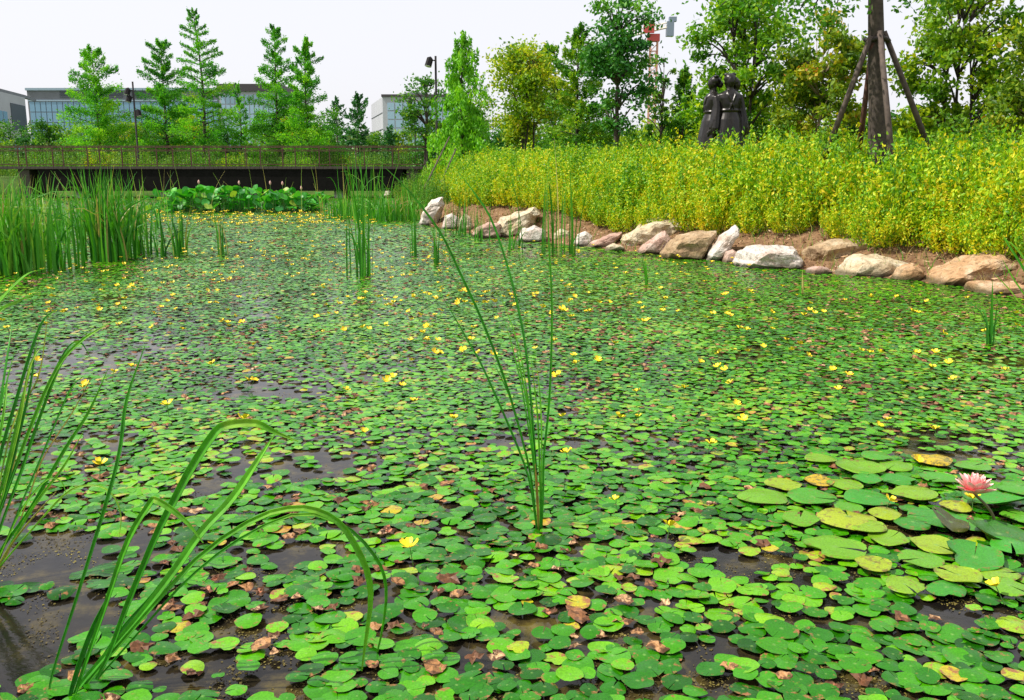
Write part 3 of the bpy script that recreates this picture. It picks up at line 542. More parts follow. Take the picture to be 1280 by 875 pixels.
# ------------------------------------------------------------------ lotus
r = np.random.default_rng(31)
def lotus_leaf_mesh(t):
    k = 14; th = np.arange(k) / k * 6.283; V = [[0, 0, -.12]]; rd = [0]
    for q in (.5, 1.0):
        V += list(np.stack([np.cos(th) * q, np.sin(th) * q, .12 * q * q * np.sin(th * 3 + t * 9) + .1 * q * q - .1], -1)); rd += [q] * k
    j = np.arange(k); j2 = (j + 1) % k
    return MB().add(V, [np.stack([j * 0, 1 + j, 1 + j2], -1), np.stack([1 + j, 1 + k + j, 1 + k + j2, 1 + j2], -1)], t, rd).mesh('leaf', M['lotus'], True)
llm = [lotus_leaf_mesh(t) for t in (.2, .4, .5, .65, .8)]
M['bud'] = plain('pale_pink_bud', (.6, .34, .3), .5)
def bud_mesh():
    z = np.linspace(0, 1, 7); q = .32 * np.sin(np.pi * np.clip(z * .93 + .07, 0, 1)) ** .8; V, F = tube(np.stack([z * 0, z * 0, z], -1), q, 8); return MB().add(V, F).mesh('bud', M['bud'], True)
bdm = bud_mesh()
for i, (px, w, n, top, lab) in enumerate([(200, 46, 26, 232, 'lotus plant at left end of the lotus bed next to the reeds'), (240, 44, 30, 228, 'lotus plant second from the left in the lotus bed'), (290, 44, 30, 228, 'lotus plant in the middle of the bed with a pale bud'), (335, 42, 26, 231, 'lotus plant right of the middle with two pale buds'), (378, 40, 24, 236, 'lotus plant at right end of the bed under the bridge')]):
    base = gnd(px, 266 + (i % 2)); t = thing('lotus_plant', base, lab, 'lotus'); stems = MB(); D = base[1]
    for k in range(int(n * 4.2)):
        u = r.random(); x = base[0] + px_w(w, D) * .55 * r.normal() * .62; y = base[1] + r.uniform(0, 3.2); top_z = at(px, top + 9, D)[2]
        z = max(.12, top_z * (.12 + .95 * u) * math.sqrt(max(0, 1 - (abs(x - base[0]) / (px_w(w, D) * 1.1)) ** 2))); s = r.uniform(.1, .19)
        o = link('leaf', llm[r.integers(5)], t, (x - base[0], y - base[1], z)); o.scale = (s, s, s); o.rotation_euler = (r.normal() * .45 + .35, r.normal() * .5, r.uniform(0, 6))
        V, F = tube([[x + r.normal() * .05, y, -.1], [x, y, z - .05]], [.012, .008], 4, False); stems.add(V, F)
    for k in range((0, 1, 1, 2, 1)[i]):
        x = base[0] + px_w(r.uniform(-18, 18), D); z = at(px, top + 3 - r.uniform(-2, 3), D)[2]; o = link('bud', bdm, t, (x - base[0], .3, z)); o.scale = (.12, .12, .16)
        V, F = tube([[x, base[1] + .3, -.1], [x, base[1] + .3, z]], [.012, .009], 4, False); stems.add(V, F)
    stems.build('stems', M['stalk'], t)['kind'] = 'stuff'
# dead seed heads and grasses sticking up before the girder
dry = thing('dry_reed', gnd(260, 262), 'thin pale dry stalks rising behind the lotus against the dark girder', 'reed')
for k in range(26):
    px = r.uniform(60, 470); b = gnd(px, r.uniform(255, 268)); h = r.uniform(.9, 2.0); ln = r.normal() * .25
    u = np.linspace(0, 1, 6); P = np.stack([b[0] + ln * u ** 2, b[1] + 0 * u, h * u], -1); V, F = blade(P, .035 * np.clip(1.1 - u, .2, 1), r.uniform(-1, 1)); MB().add(V, F, .97).build('stalk', M['reed_far'], dry)

# ------------------------------------------------------------------ bank rocks
def rock_material(name, a, b, c, dark=.35):
    m, nt, n, l, p = mat(name); pos = posn(n); f = noise_node(n, l, pos, 3.2, 8, .65); rp = ramp_node(n, [(.3, a), (.5, b), (.72, c)]); l.new(f, rp.inputs[0])
    f2 = noise_node(n, l, pos, 17, 8, .75); r2 = ramp_node(n, [(.32, (dark, dark * .9, dark * .8)), (.5, (1, 1, 1)), (.75, (1.12, 1.1, 1.06))]); l.new(f2, r2.inputs[0])
    mx = n.new('ShaderNodeMixRGB'); mx.blend_type = 'MULTIPLY'; mx.inputs[0].default_value = 1; l.new(rp.outputs[0], mx.inputs[1]); l.new(r2.outputs[0], mx.inputs[2]); 
    sp = n.new('ShaderNodeSeparateXYZ'); l.new(pos, sp.inputs[0]); wz = n.new('ShaderNodeMath'); wz.operation = 'MULTIPLY_ADD'; l.new(f2, wz.inputs[0]); wz.inputs[1].default_value = -.12; l.new(sp.outputs['Z'], wz.inputs[2])
    wt = n.new('ShaderNodeMapRange'); wt.inputs[1].default_value = -.02; wt.inputs[2].default_value = .03; wt.inputs[3].default_value = .8; wt.inputs[4].default_value = 0; l.new(wz.outputs[0], wt.inputs[0])   # algae stained waterline
    mw = n.new('ShaderNodeMixRGB'); mw.inputs[2].default_value = (.05, .045, .018, 1); l.new(wt.outputs[0], mw.inputs[0]); l.new(mx.outputs[0], mw.inputs[1]); l.new(mw.outputs[0], p.inputs['Base Color'])
    p.inputs['Roughness'].default_value = .85; p.inputs['Specular IOR Level'].default_value = .25
    f3 = noise_node(n, l, pos, 8, 9, .72); b_ = n.new('ShaderNodeBump'); b_.inputs['Strength'].default_value = .8; b_.inputs['Distance'].default_value = .06; l.new(f3, b_.inputs['Height']); l.new(b_.outputs[0], p.inputs['Normal'])
    return m
RM = {'cream': rock_material('cream_rock', (.38, .27, .15), (.56, .46, .31), (.68, .62, .5)), 'white': rock_material('white_rock', (.46, .33, .25), (.6, .53, .47), (.7, .65, .6)), 'tan': rock_material('tan_rock', (.24, .15, .085), (.4, .28, .16), (.56, .46, .33)), 'orange': rock_material('orange_rock', (.32, .17, .08), (.48, .3, .16), (.62, .5, .36)), 'pink': rock_material('pink_rock', (.36, .2, .15), (.5, .34, .27), (.6, .48, .42)), 'dark': rock_material('dark_rock', (.1, .07, .05), (.2, .14, .1), (.3, .22, .16))}
def rock(prof, kind, label, seed, depth=.9, back=0.0, sink=.06):
    """prof: outline points in the photograph; gets its own distance, depth and broken faces"""
    r = np.random.default_rng(seed); prof = np.array(prof, float); yb = prof[:, 1].max(); cx = (prof[:, 0].min() + prof[:, 0].max()) / 2
    D = gnd(cx, yb)[1] + back; P = np.array([at(px, py, D) for px, py in prof]); c = P.mean(0); w = np.ptp(P[:, 0]); dep = depth * min(w, 1.1)
    D2 = D + dep * .5; P = np.array([at(px, py, D2) for px, py in prof]); c = P.mean(0)
    bm = bmesh.new()
    for off, s in ((-.5, .68), (-.28, .93), (0, 1.0), (.3, .9), (.55, .55)):
        for q in P:
            v = c + (q - c) * s * r.uniform(.94, 1.03); v[2] += -(off > 0) * .05; v[1] += off * dep + r.normal() * dep * .04; bm.verts.new(v)
    for q in P:
        if q[2] < c[2]: bm.verts.new((c[0] + (q[0] - c[0]) * .95, D2 + r.normal() * dep * .2, q[2] - sink - .12))
    res = bmesh.ops.convex_hull(bm, input=bm.verts); bmesh.ops.delete(bm, geom=[g for g in set(res['geom_interior']) | set(res['geom_unused']) if isinstance(g, bmesh.types.BMVert)], context='VERTS')
    bmesh.ops.subdivide_edges(bm, edges=bm.edges, cuts=2, use_grid_fill=True); bmesh.ops.triangulate(bm, faces=bm.faces); bmesh.ops.subdivide_edges(bm, edges=[e for e in bm.edges if e.calc_length() > .09 * w], cuts=1)
    bmesh.ops.triangulate(bm, faces=bm.faces); bm.normal_update(); o = r.uniform(0, 50)
    for v in bm.verts:
        q = v.co; t = Vector((q.x * 2.6 + o, q.y * 2.6, q.z * 4.2)); d = mnoise.noise(t) * .055 + mnoise.noise(t * 3.1) * .03 + mnoise.noise(t * 7) * .012
        st_ = (mnoise.noise(Vector((q.x * .8 + o, q.y * .8, q.z * 11))) > .12) * -.018
        v.co += v.normal * (d + st_) * min(w, 1.2)
    for f in bm.faces: f.smooth = False
    loc = Vector((c[0], D2, P[:, 2].min())); bmesh.ops.translate(bm, verts=bm.verts, vec=-loc)
    me = bpy.data.meshes.new('bank_rock'); bm.to_mesh(me); bm.free(); me.materials.append(RM[kind])
    return tag(link('bank_rock', me, None, loc), label, 'rock')
def bx(x0, y0, x1, y1, k=0):
    w, h = x1 - x0, y1 - y0
    return [[(x0, y1), (x0 + .08 * w, y0 + .35 * h), (x0 + .4 * w, y0), (x0 + .8 * w, y0 + .15 * h), (x1, y0 + .6 * h), (x1 - .05 * w, y1)], [(x0, y1 - .1 * h), (x0 + .2 * w, y0 + .2 * h), (x0 + .6 * w, y0), (x1 - .05 * w, y0 + .3 * h), (x1, y1 - .2 * h), (x1 - .2 * w, y1), (x0 + .2 * w, y1)]][k]
rocks = [(bx(716, 289, 742, 308, 1), 'white', 'small rounded white rock at water edge left of the big cream boulder', 0), ([(730, 310), (735, 303), (762, 291), (777, 290), (776, 297), (757, 310)], 'pink', 'low reddish slab leaning against the big cream boulder', 0), (bx(755, 304, 781, 314), 'cream', 'low pale stone at the waterline under the big cream boulder', 0),
         ([(774, 300), (780, 290), (815, 272), (836, 266), (845, 267), (860, 279), (856, 292), (835, 305), (812, 312), (783, 312)], 'cream', 'biggest cream boulder with a bright rounded top below the shrubs', -.15), ([(794, 318), (806, 303), (822, 292), (831, 290), (841, 301), (830, 318)], 'pink', 'greyish pink wedge of rock in front of the big cream boulder', 0), ([(826, 317), (832, 306), (845, 294), (872, 289), (893, 288), (890, 305), (875, 325), (840, 324)], 'tan', 'brown tan ribbed boulder left of the upright slab', 0),
         ([(881, 324), (888, 310), (905, 290), (919, 281), (925, 286), (918, 302), (900, 322), (892, 327)], 'white', 'pale slab tilted steeply up to the right', .0), (bx(902, 311, 925, 329, 1), 'pink', 'small pinkish stone between the tilted slab and the flat white rock', 0), ([(917, 327), (925, 312), (945, 307), (990, 308), (1001, 320), (1003, 334), (985, 337), (935, 332)], 'white', 'wide flat white rock at the waterline', 0),
         ([(1000, 326), (1002, 310), (1022, 301), (1060, 299), (1080, 292), (1118, 291), (1121, 306), (1112, 316), (1070, 322), (1020, 333)], 'tan', 'long tan layered slab lying under the shrubs', -.45), (bx(1006, 332, 1040, 343), 'pink', 'small low stone between two larger rocks at the waterline', 0), ([(1037, 343), (1052, 328), (1070, 318), (1090, 317), (1127, 328), (1130, 338), (1110, 345), (1055, 346)], 'cream', 'cream boulder with a pale peak in front of the tan slab', 0), (bx(1112, 330, 1153, 351, 1), 'orange', 'small orange brown stone right of the cream peaked boulder', 0),
         ([(1152, 352), (1175, 335), (1215, 318), (1240, 312), (1252, 314), (1258, 330), (1250, 345), (1215, 358)], 'orange', 'large orange tan boulder with a sloping top near right edge', 0), ([(1210, 362), (1212, 354), (1235, 352), (1275, 354), (1290, 362), (1265, 369), (1230, 367)], 'orange', 'low tan rock at the waterline at right edge', 0), (bx(1250, 336, 1272, 354, 1), 'dark', 'dark hollowed stone behind the right edge rock', .05),
         ([(478, 246), (484, 236), (500, 232), (517, 235), (515, 243), (500, 248)], 'white', 'far pale rock at end of the bank by the bridge', 4), ([(523, 280), (528, 265), (540, 250), (553, 246), (556, 256), (548, 270), (535, 282)], 'white', 'far white rock tilted up beside the grass', 0), (bx(552, 266, 574, 287, 1), 'white', 'small pale rock beside the far tilted white rock', 0), (bx(572, 266, 592, 290), 'cream', 'cream rock half hidden behind reeds', .2), ([(590, 294), (596, 284), (612, 277), (626, 279), (628, 290), (612, 298)], 'pink', 'pinkish rock at the waterline left of the pale heap', 0), ([(614, 292), (625, 272), (645, 264), (668, 259), (676, 266), (668, 280), (650, 295), (630, 299)], 'cream', 'pale pile rock below the shrubs left of centre bank', .3), (bx(645, 281, 684, 303, 1), 'white', 'whitish jagged rock at the foot of the pale pile', 0), (bx(690, 286, 716, 304), 'cream', 'pale rock behind the tall loose reeds', .3)]
for i, (pf, kd, lab, bk) in enumerate(rocks): rock(pf, kd, lab, 900 + i, back=bk)

# mulch chips, twigs and dry grass on the bank; one dead branch
def along_bank(n, d0, d1, seed, y0=9, y1=40):
    r = np.random.default_rng(seed); out = []
    while sum(len(o) for o in out) < n:
        x = r.uniform(-8, 10, n * 4); y = r.uniform(y0, y1, n * 4); d = pond_sd(x, y); ok = (d > d0) & (d < d1) & (np.abs(x) < y * .62 + 1) & (r.random(n * 4) < 14 / y)
        out.append(np.stack([x, y], -1)[ok])
    return np.concatenate(out)[:n], r
p, r = along_bank(9000, .05, 2.6, 71); z = ground_z(p[:, 0], p[:, 1]); m = MB()
V, F, t = leafquads(np.column_stack([p, z + r.uniform(.0, .035, len(p))]), r.uniform(.03, .13, len(p)), r.uniform(.012, .035, len(p)), np.column_stack([r.normal(size=(len(p), 2)), r.normal(size=len(p)) * .3]), r.random(len(p)), r); m.add(V, F, t)
M['mulch'] = leafmat('mulch_chip', [(0, (.07, .03, .014)), (.4, (.22, .1, .04)), (.75, (.4, .22, .1)), (1, (.6, .45, .28))], trans=.0, rough=.9)
tag(m.build('bark_mulch', M['mulch']), 'reddish brown mulch chips and dead leaves strewn between rocks and shrubs', 'mulch', None, 'stuff')
p, r = along_bank(1700, .02, 1.7, 72); m = MB()
for x, y in p:
    z = ground_z(x, y); 
    a = r.uniform(0, 6.3); h = r.uniform(.08, .3); u = np.linspace(0, 1, 4); P = np.stack([x + math.cos(a) * h * .5 * u ** 2, y + math.sin(a) * h * .5 * u ** 2, z + h * u], -1); V, F = blade(P, .014 * (1.05 - u), a); m.add(V, F, .98 if r.random() < .5 else r.uniform(.5, .8))
tag(m.build('bank_grass', M['reed_far']), 'sparse dry and green grass wisps among bank rocks', 'grass', None, 'stuff')
V, F = tube(spline([at(925, 290, 16.9), at(945, 297, 16.6), at(972, 305, 16.3)], 8), np.linspace(.03, .018, 8), 6)
solo(MB().add(V, F), 'dead_branch', M['bark_pale'], at(948, 300, 16.6), 'bare pale branch lying on mulch behind the flat white rock', 'branch', smooth=True)

# ------------------------------------------------------------------ shrubs on the bank
def shrub_mesh(seed, h=.85, rad=.55, shoots=95, per=42, matn='shrub', ls=.06):
    r = np.random.default_rng(seed); C, T, Dv = [], [], []; m = MB()
    for k in range(shoots):
        a = r.uniform(0, 6.283); q = rad * math.sqrt(r.random()); tip = np.array([q * math.cos(a) * 1.0, q * math.sin(a) * 1.0, h * (1.05 - .5 * (q / rad) ** 2) * (r.uniform(.72, 1.1) if k % 5 else r.uniform(1.1, 1.35))]); b = np.array([q * .6 * math.cos(a), q * .6 * math.sin(a), 0])
        u = r.random(per) ** .7; mid = b + (tip - b) * .5 + [math.cos(a) * .1, math.sin(a) * .1, 0]
        pts = ((1 - u) ** 2)[:, None] * b + (2 * u * (1 - u))[:, None] * mid + (u ** 2)[:, None] * tip
        C.append(pts + r.normal(size=(per, 3)) * .03); T.append(np.clip(.58 - .3 * (pts[:, 2] / h - .45) + r.normal() * .12 + r.normal(size=per) * .2, 0, 1)); Dv.append(np.tile(tip - b, (per, 1)) / np.linalg.norm(tip - b) * .6 + r.normal(size=(per, 3)) * .6)
        if k % 3 == 0: V, F = tube([b, mid, tip * .97], [.008, .005, .002], 3, False); m.add(V, F, .05)
    C = np.concatenate(C); C[:, 2] = np.maximum(C[:, 2], .02); V, F, t = leafquads(C, r.uniform(.7, 1.3, len(C)) * ls, r.uniform(.7, 1.2, len(C)) * ls * .55, np.concatenate(Dv), np.concatenate(T), r); m.add(V, F, t)
    return m.mesh('golden_shrub', M[matn])
SH = [shrub_mesh(1200 + k) for k in range(7)]
r = np.random.default_rng(77); pts = []; cx_, cy_ = r.uniform(-4.2, 15, 60000), r.uniform(9.0, 44, 60000); cd_ = pond_sd(cx_, cy_)
fr_ = .97 + .16 * np.sin(cy_ * .9) + .42 * ss(17, 24, cy_); ce_ = cd_ - fr_; ok = (ce_ > 0) & (ce_ < 7.2) & (np.abs(cx_) < cy_ * .5565 * 1.1 + 2.6); acc = np.zeros((0, 2))
for X_, Y_, e in sorted(zip(cx_[ok], cy_[ok], ce_[ok]), key=lambda q: round(q[2] / .35)):
    if len(acc) == 0 or np.hypot(acc[:, 0] - X_, acc[:, 1] - Y_).min() > (.56 if e < .7 else .86 if e < 3 else 1.3): acc = np.vstack([acc, [X_, Y_]]); pts.append((X_, Y_, e))
pts = sorted(pts, key=lambda q: math.hypot(q[0], q[1]))[:298]
for X_, Y_, e in pts:
    s = r.uniform(.96, 1.14) * (1 - .2 * (e < .5)) * (1.0 + .08 * ss(18, 28, Y_)); s *= 1.14 if (3.4 < X_ < 7.2 and 16.5 < Y_ < 21.8) else (1.12 if (4.4 < X_ < 8.2 and 12.6 < Y_ <= 16.5 and e > .45) else 1); o = link('golden_shrub', SH[r.integers(7)], None, (X_, Y_, float(ground_z(X_, Y_)) - .03)); o.scale = (s, s, s * r.uniform(.95, 1.12)); o.rotation_euler = (0, 0, r.uniform(0, 6.28))
    tag(o, 'golden leaved shrub massed with its neighbours on the bank above the rocks', 'shrub', 'golden shrubs massed on the bank')
GS = [shrub_mesh(1300 + k, 1.0, .6, 70, 40, 'shrub_g', .05) for k in range(3)]
for px, D, s in [(505, 43, 1.0), (520, 41, 1.1), (535, 40, 1.2), (515, 36, .8), (530, 35, .9), (545, 34, 1.0), (538, 32, .8), (552, 31, .9)]:
    c = at(px, 230, D); o = link('green_shrub', GS[r.integers(3)], None, (c[0], D, float(ground_z(c[0], D)) - .03)); o.scale = (s, s, s); o.rotation_euler = (0, 0, r.uniform(0, 6)); tag(o, 'green bush on the bank corner between the bridge end and the golden shrubs', 'shrub', 'green bushes at the bridge end of the bank')
for k in range(34):
    px = -20 + k * 17 + r.uniform(-6, 6); D = r.uniform(58, 63); c = at(px, 200, D); s = r.uniform(1.0, 1.9); o = link('green_shrub', (GS[r.integers(3)] if k % 9 else SH[r.integers(7)]), None, (c[0], D, 1.1)); o.scale = (s * 1.3, s * 1.3, s); tag(o, 'low bush seen through the bridge railing', 'shrub', 'bushes behind the bridge railing')

# ------------------------------------------------------------------ trees
def conifer(name, label, px, top, halfw, D, seed, matn='conifer', n=20000, airy=.38, low=.06, bark='bark', plate=1.2, ls=.165, power=.55, up=.25, cat='tree', droop=.28):
    r = np.random.default_rng(seed); b = at(px, 205, D); b[2] = float(ground_z(b[0], D)) - .05; H = at(px, top, D)[2] - b[2]; rad = px_w(halfw, D); t = thing(name, b, label, cat)
    m = MB(); u = np.linspace(0, 1, 9); sway = r.normal(size=2) * .022 * H
    TP = np.stack([b[0] + sway[0] * np.sin(u * 3), b[1] + sway[1] * np.sin(u * 2.5), b[2] + H * u], -1); V, F = tube(TP, .012 * H * (1.02 - u) + .015, 7); m.add(V, F); m.build('trunk', M[bark], t, True)
    nb = int(34 + H * 3.0); C, T, Dv = [], [], []; bmb = MB()
    per = n // nb
    for k in range(nb):
        s = low + (1 - low) * ((k + r.random()) / nb) ** .95; L = rad * (min(1, (1 - s) * 1.35) ** power * 1.0 + .06) * r.uniform(.6, 1.25) * 1.12; a = k * 2.4 + r.normal() * .4; p0 = np.array([np.interp(s, u, TP[:, 0]), np.interp(s, u, TP[:, 1]), b[2] + H * s])
        d = np.array([math.cos(a), math.sin(a), up + .5 * s + r.normal() * .12]); v = np.linspace(0, 1, 5); P = p0 + d * (L * v)[:, None]; P[:, 2] -= droop * L * v ** 2 * (1 - s * .7); V, F = tube(P, .05 * (1 - s * .6) * (1.05 - v) * max(.5, H / 10), 4, False); bmb.add(V, F)
        keep = int(per * (1.35 if s < .5 else 1.0) * (1 - airy * ss(.45, 1, s)) * r.uniform(.5, 1.35)); w = .12 + .88 * r.random(keep) ** .8; side = np.array([-math.sin(a), math.cos(a), 0])
        Q = np.stack([np.interp(w, v, P[:, i]) for i in range(3)], -1); sp = L * .3 * (1.1 - .7 * w); Q += side * (r.normal(size=keep) * sp * .6)[:, None]; Q[:, 2] += r.normal(size=keep) * .11 * plate * max(.7, L * .6) - .05 * L * r.random(keep)
        Q[:, 2] -= (droop > .3) * (droop * .7 * r.random(keep) ** 1.5 * w); C.append(Q); T.append(np.clip(.42 + r.normal() * .14 + .2 * (1 - s) + r.normal(size=keep) * .13, 0, 1)); Dv.append(np.tile(d * .8 if droop < .3 else [0, 0, -1.2], (keep, 1)) + r.normal(size=(keep, 3)) * .45)
    bmb.build('branches', M[bark], t); C = np.concatenate(C); V, F, tt = leafquads(C, r.uniform(.7, 1.35, len(C)) * ls, r.uniform(.7, 1.3, len(C)) * ls * .42, np.concatenate(Dv), np.concatenate(T), r)
    MB().add(V, F, tt).build('crown', M[matn], t); return t
def broad(name, label, px, top, halfw, D, seed, matn='broad', n=9000, cz=.62, rz=.42, clusters=60, bark='bark', ls=.16, stems=1, cr=.2, group=None, hollow=.35, trunk=.016, base_px=None, skew=0):
    r = np.random.default_rng(seed); b = at(base_px or px, 205, D); b[2] = float(ground_z(b[0], D)) - .05; H = at(px, top, D)[2] - b[2]; rad = px_w(halfw, D); cxw = at(px, 205, D)[0] + skew; t = thing(name, b, label, 'tree', group)
    ctr = np.array([cxw, D, b[2] + H * cz]); E = np.array([rad, rad * .9, H * rz]); K = []
    while len(K) < clusters:
        q = r.uniform(-1, 1, 3); d = np.linalg.norm(q)
        if hollow < d < 1 and (q[2] > -.75 or r.random() < .3): K.append(ctr + q * E * r.uniform(.86, 1.08))
    K = np.array(K); m = MB(); tops = []
    for s in range(stems):
        off = r.normal(size=2) * (.0 if stems == 1 else .16); tip = ctr + np.array([r.normal() * rad * .25, r.normal() * rad * .25, H * rz * .75]); u = np.linspace(0, 1, 8); st_ = b + [off[0], off[1], 0]
        P = st_ + (tip - st_) * u[:, None]; P[:, 0] += np.sin(u * 3.0 + s) * rad * .07; V, F = tube(P, trunk * H / math.sqrt(stems) * (1.05 - u * .92), 7); m.add(V, F); tops.append(P)
    m.build('trunk', M[bark], t, True); A = np.concatenate(tops); lb = MB()
    for c in K:
        lo = A[A[:, 2] < max(c[2] - .05 * H, A[2, 2])]; j = lo[np.argmin(np.linalg.norm((lo - c) * [1, 1, .8], axis=1))]; mid = (j + c) / 2 + [0, 0, .04 * H]; P = spline([j, mid, c], 6); V, F = tube(P, np.linspace(.006 * H, .0015 * H, 6), 4, False); lb.add(V, F)
    lb.build('limbs', M[bark], t); per = n // clusters; C, T = [], []
    for c in K:
        k = int(per * r.uniform(.5, 1.5)); s = cr * rad * r.uniform(.7, 1.3); q = r.normal(size=(k, 3)) * [s, s, s * .62]; C.append(c + q); T.append(np.clip(.46 + r.normal() * .16 + r.normal(size=k) * .15, 0, 1))
    C = np.concatenate(C); V, F, tt = leafquads(C, r.uniform(.7, 1.3, len(C)) * ls, r.uniform(.7, 1.2, len(C)) * ls * .62, None, np.concatenate(T), r, flat=.0); MB().add(V, F, tt).build('crown', M[matn], t); return t
conifer('dawn_redwood', 'feathery conical tree behind the railing left of the first lamp post', 125, 62, 39, 64, 1, airy=.45, ls=.165)
conifer('dawn_redwood', 'medium feathery tree right of the first lamp post', 211, 52, 33, 65, 2, airy=.5)
conifer('dawn_redwood', 'tallest slender feathery tree behind the left half of the railing', 254, 14, 34, 63, 3, airy=.6, power=.6, plate=.9, n=16000)
conifer('dawn_redwood', 'feathery tree left of the close pair in front of the dark roofed building', 352, 35, 30, 64, 4, airy=.65)
conifer('dawn_redwood', 'feathery tree right of the close pair near the middle of the railing', 389, 52, 32, 62, 5, airy=.5)
conifer('young_cypress', 'small narrow tree between the tallest tree and the pair', 300, 105, 15, 66, 6, n=2200, power=.5, matn='conifer', ls=.22)
conifer('young_cypress', 'narrow dark tree close right of the feathery pair', 423, 124, 15, 70, 7, n=2600, power=.45, matn='cypress', airy=.1, ls=.22)
conifer('young_cypress', 'dark pointed conical tree left of the white walled building', 452, 120, 20, 68, 8, n=3600, power=.6, matn='cypress', airy=.0, ls=.22)
conifer('young_cypress', 'short dark clipped looking tree behind right end of the railing', 487, 162, 11, 60, 9, n=1500, power=.3, matn='cypress', airy=.0, ls=.2)
broad('small_tree', 'dark green small tree in front of the left building corner', 38, 153, 16, 72, 10, n=2200, clusters=24, cz=.55, rz=.5, ls=.2, matn='ginkgo')
broad('small_tree', 'rounder green small tree in front of the long glass building', 62, 150, 18, 70, 11, n=2600, clusters=26, cz=.55, rz=.5, ls=.2)
broad('small_tree', 'yellow green low tree tucked between lamp post and feathery tree', 158, 150, 18, 74, 12, n=2000, clusters=22, cz=.55, rz=.5, ls=.2, matn='yellowgreen')
broad('small_tree', 'low bright tree beneath the tallest slender tree', 236, 120, 26, 72, 13, n=2600, clusters=26, cz=.5, rz=.5, ls=.2, matn='yellowgreen')
broad('small_tree', 'low yellow green tree beneath the feathery pair', 372, 140, 26, 75, 14, n=2200, clusters=22, cz=.5, rz=.5, ls=.2, matn='yellowgreen')
broad('loose_tree', 'open airy tree left of the drooping tree by the lamp', 530, 82, 28, 50, 15, n=2600, clusters=38, cz=.65, rz=.36, ls=.17, cr=.16, stems=2)
broad('bushy_tree', 'dense yellow green tree right of the drooping tree', 656, 56, 40, 42, 16, n=9500, clusters=60, cz=.6, rz=.44, ls=.17, matn='yellowgreen', stems=3, cr=.22)
broad('bushy_tree', 'darker green tree showing behind the dense yellow green one', 690, 60, 26, 47, 17, n=4200, clusters=36, cz=.6, rz=.44, ls=.19, matn='broad')
conifer('bald_cypress', 'dark conical tree between the yellow green tree and the tall broad leaved one', 722, 36, 38, 38, 18, n=9000, matn='broad', airy=.3, ls=.17, power=.55, low=.14, plate=1.2, bark='bark_dark')
broad('tall_broadleaf', 'tall dark layered tree with visible trunk in front of the crane', 772, -8, 44, 34, 19, n=6000, clusters=58, cz=.6, rz=.42, ls=.17, matn='ginkgo', cr=.17, bark='bark', hollow=.2, base_px=767)
broad('slender_tree', 'thin sparse sapling between tall tree and statue', 822, 72, 20, 36, 20, n=1300, clusters=30, cz=.62, rz=.4, ls=.14, matn='broad', cr=.14, hollow=.2)
conifer('young_pine', 'dark green conical tree just left of the statue', 852, 88, 25, 36, 21, n=5600, matn='broad', airy=.1, ls=.15, power=.7, plate=1.4)
broad('multi_stem_tree', 'wide many stemmed tree rising directly behind the statue', 928, -40, 72, 27, 22, n=9500, clusters=84, cz=.6, rz=.44, ls=.16, matn='broadlight', stems=4, cr=.125, bark='bark_dark')
broad('turning_tree', 'yellowing tree with reddish tints left of the staked trunk', 1022, 18, 58, 25, 23, n=8000, clusters=70, cz=.56, rz=.46, ls=.15, matn='russet', stems=2, cr=.14, bark='bark_pale')
broad('maple_tree', 'large open yellow green tree right of the staked trunk', 1188, -28, 76, 24, 24, n=9500, clusters=84, cz=.58, rz=.46, ls=.15, matn='yellowgreen', stems=4, cr=.12, bark='bark_dark')
broad('maple_tree', 'yellow orange tinted tree at right edge of the photo', 1290, 25, 62, 22, 25, n=7500, clusters=66, cz=.56, rz=.46, ls=.14, matn='russet', stems=2, cr=.13, bark='bark_pale')
fill = [(15, 150, 26, 76, 'broad'), (98, 158, 26, 76, 'broad'), (140, 150, 24, 78, 'broad'), (190, 150, 26, 76, 'broad'), (228, 140, 24, 78, 'broad'), (280, 150, 24, 76, 'ginkgo'), (330, 145, 24, 78, 'conifer'), (372, 140, 28, 78, 'broad'), (410, 150, 22, 78, 'broad'), (505, 160, 20, 72, 'yellowgreen'), (470, 165, 18, 78, 'broad'), (600, 120, 36, 56, 'broad'), (640, 150, 40, 52, 'ginkgo'), (700, 140, 44, 50, 'broad'), (760, 150, 44, 48, 'broad'), (800, 155, 36, 45, 'yellowgreen'), (840, 150, 42, 44, 'yellowgreen'), (890, 140, 44, 42, 'yellowgreen'), (950, 135, 44, 38, 'broadlight'), (985, 145, 40, 34, 'broad'), (1040, 130, 46, 33, 'yellowgreen'), (1085, 140, 46, 34, 'broadlight'), (1135, 135, 42, 32, 'broad'), (1165, 150, 38, 28, 'broadlight'), (1225, 140, 46, 30, 'broad'), (1275, 140, 44, 28, 'yellowgreen'), (1320, 120, 50, 30, 'broadlight'), (575, 150, 30, 60, 'broad'), (540, 160, 26, 58, 'ginkgo')]
for i, (px, top, hw, D, mt) in enumerate(fill):
    broad('backdrop_tree', ('low leafy tree in the row closing the view behind the shrubs' if px > 520 else 'low leafy tree in the row behind the bridge railing'), px, top, hw, D, 60 + i, n=3600, clusters=46, cz=.5, rz=.52, ls=.2 if D > 40 else .16, matn=mt, cr=.2, hollow=.1, group='low trees closing the view behind the shrubs' if px > 520 else 'low trees behind the bridge railing')

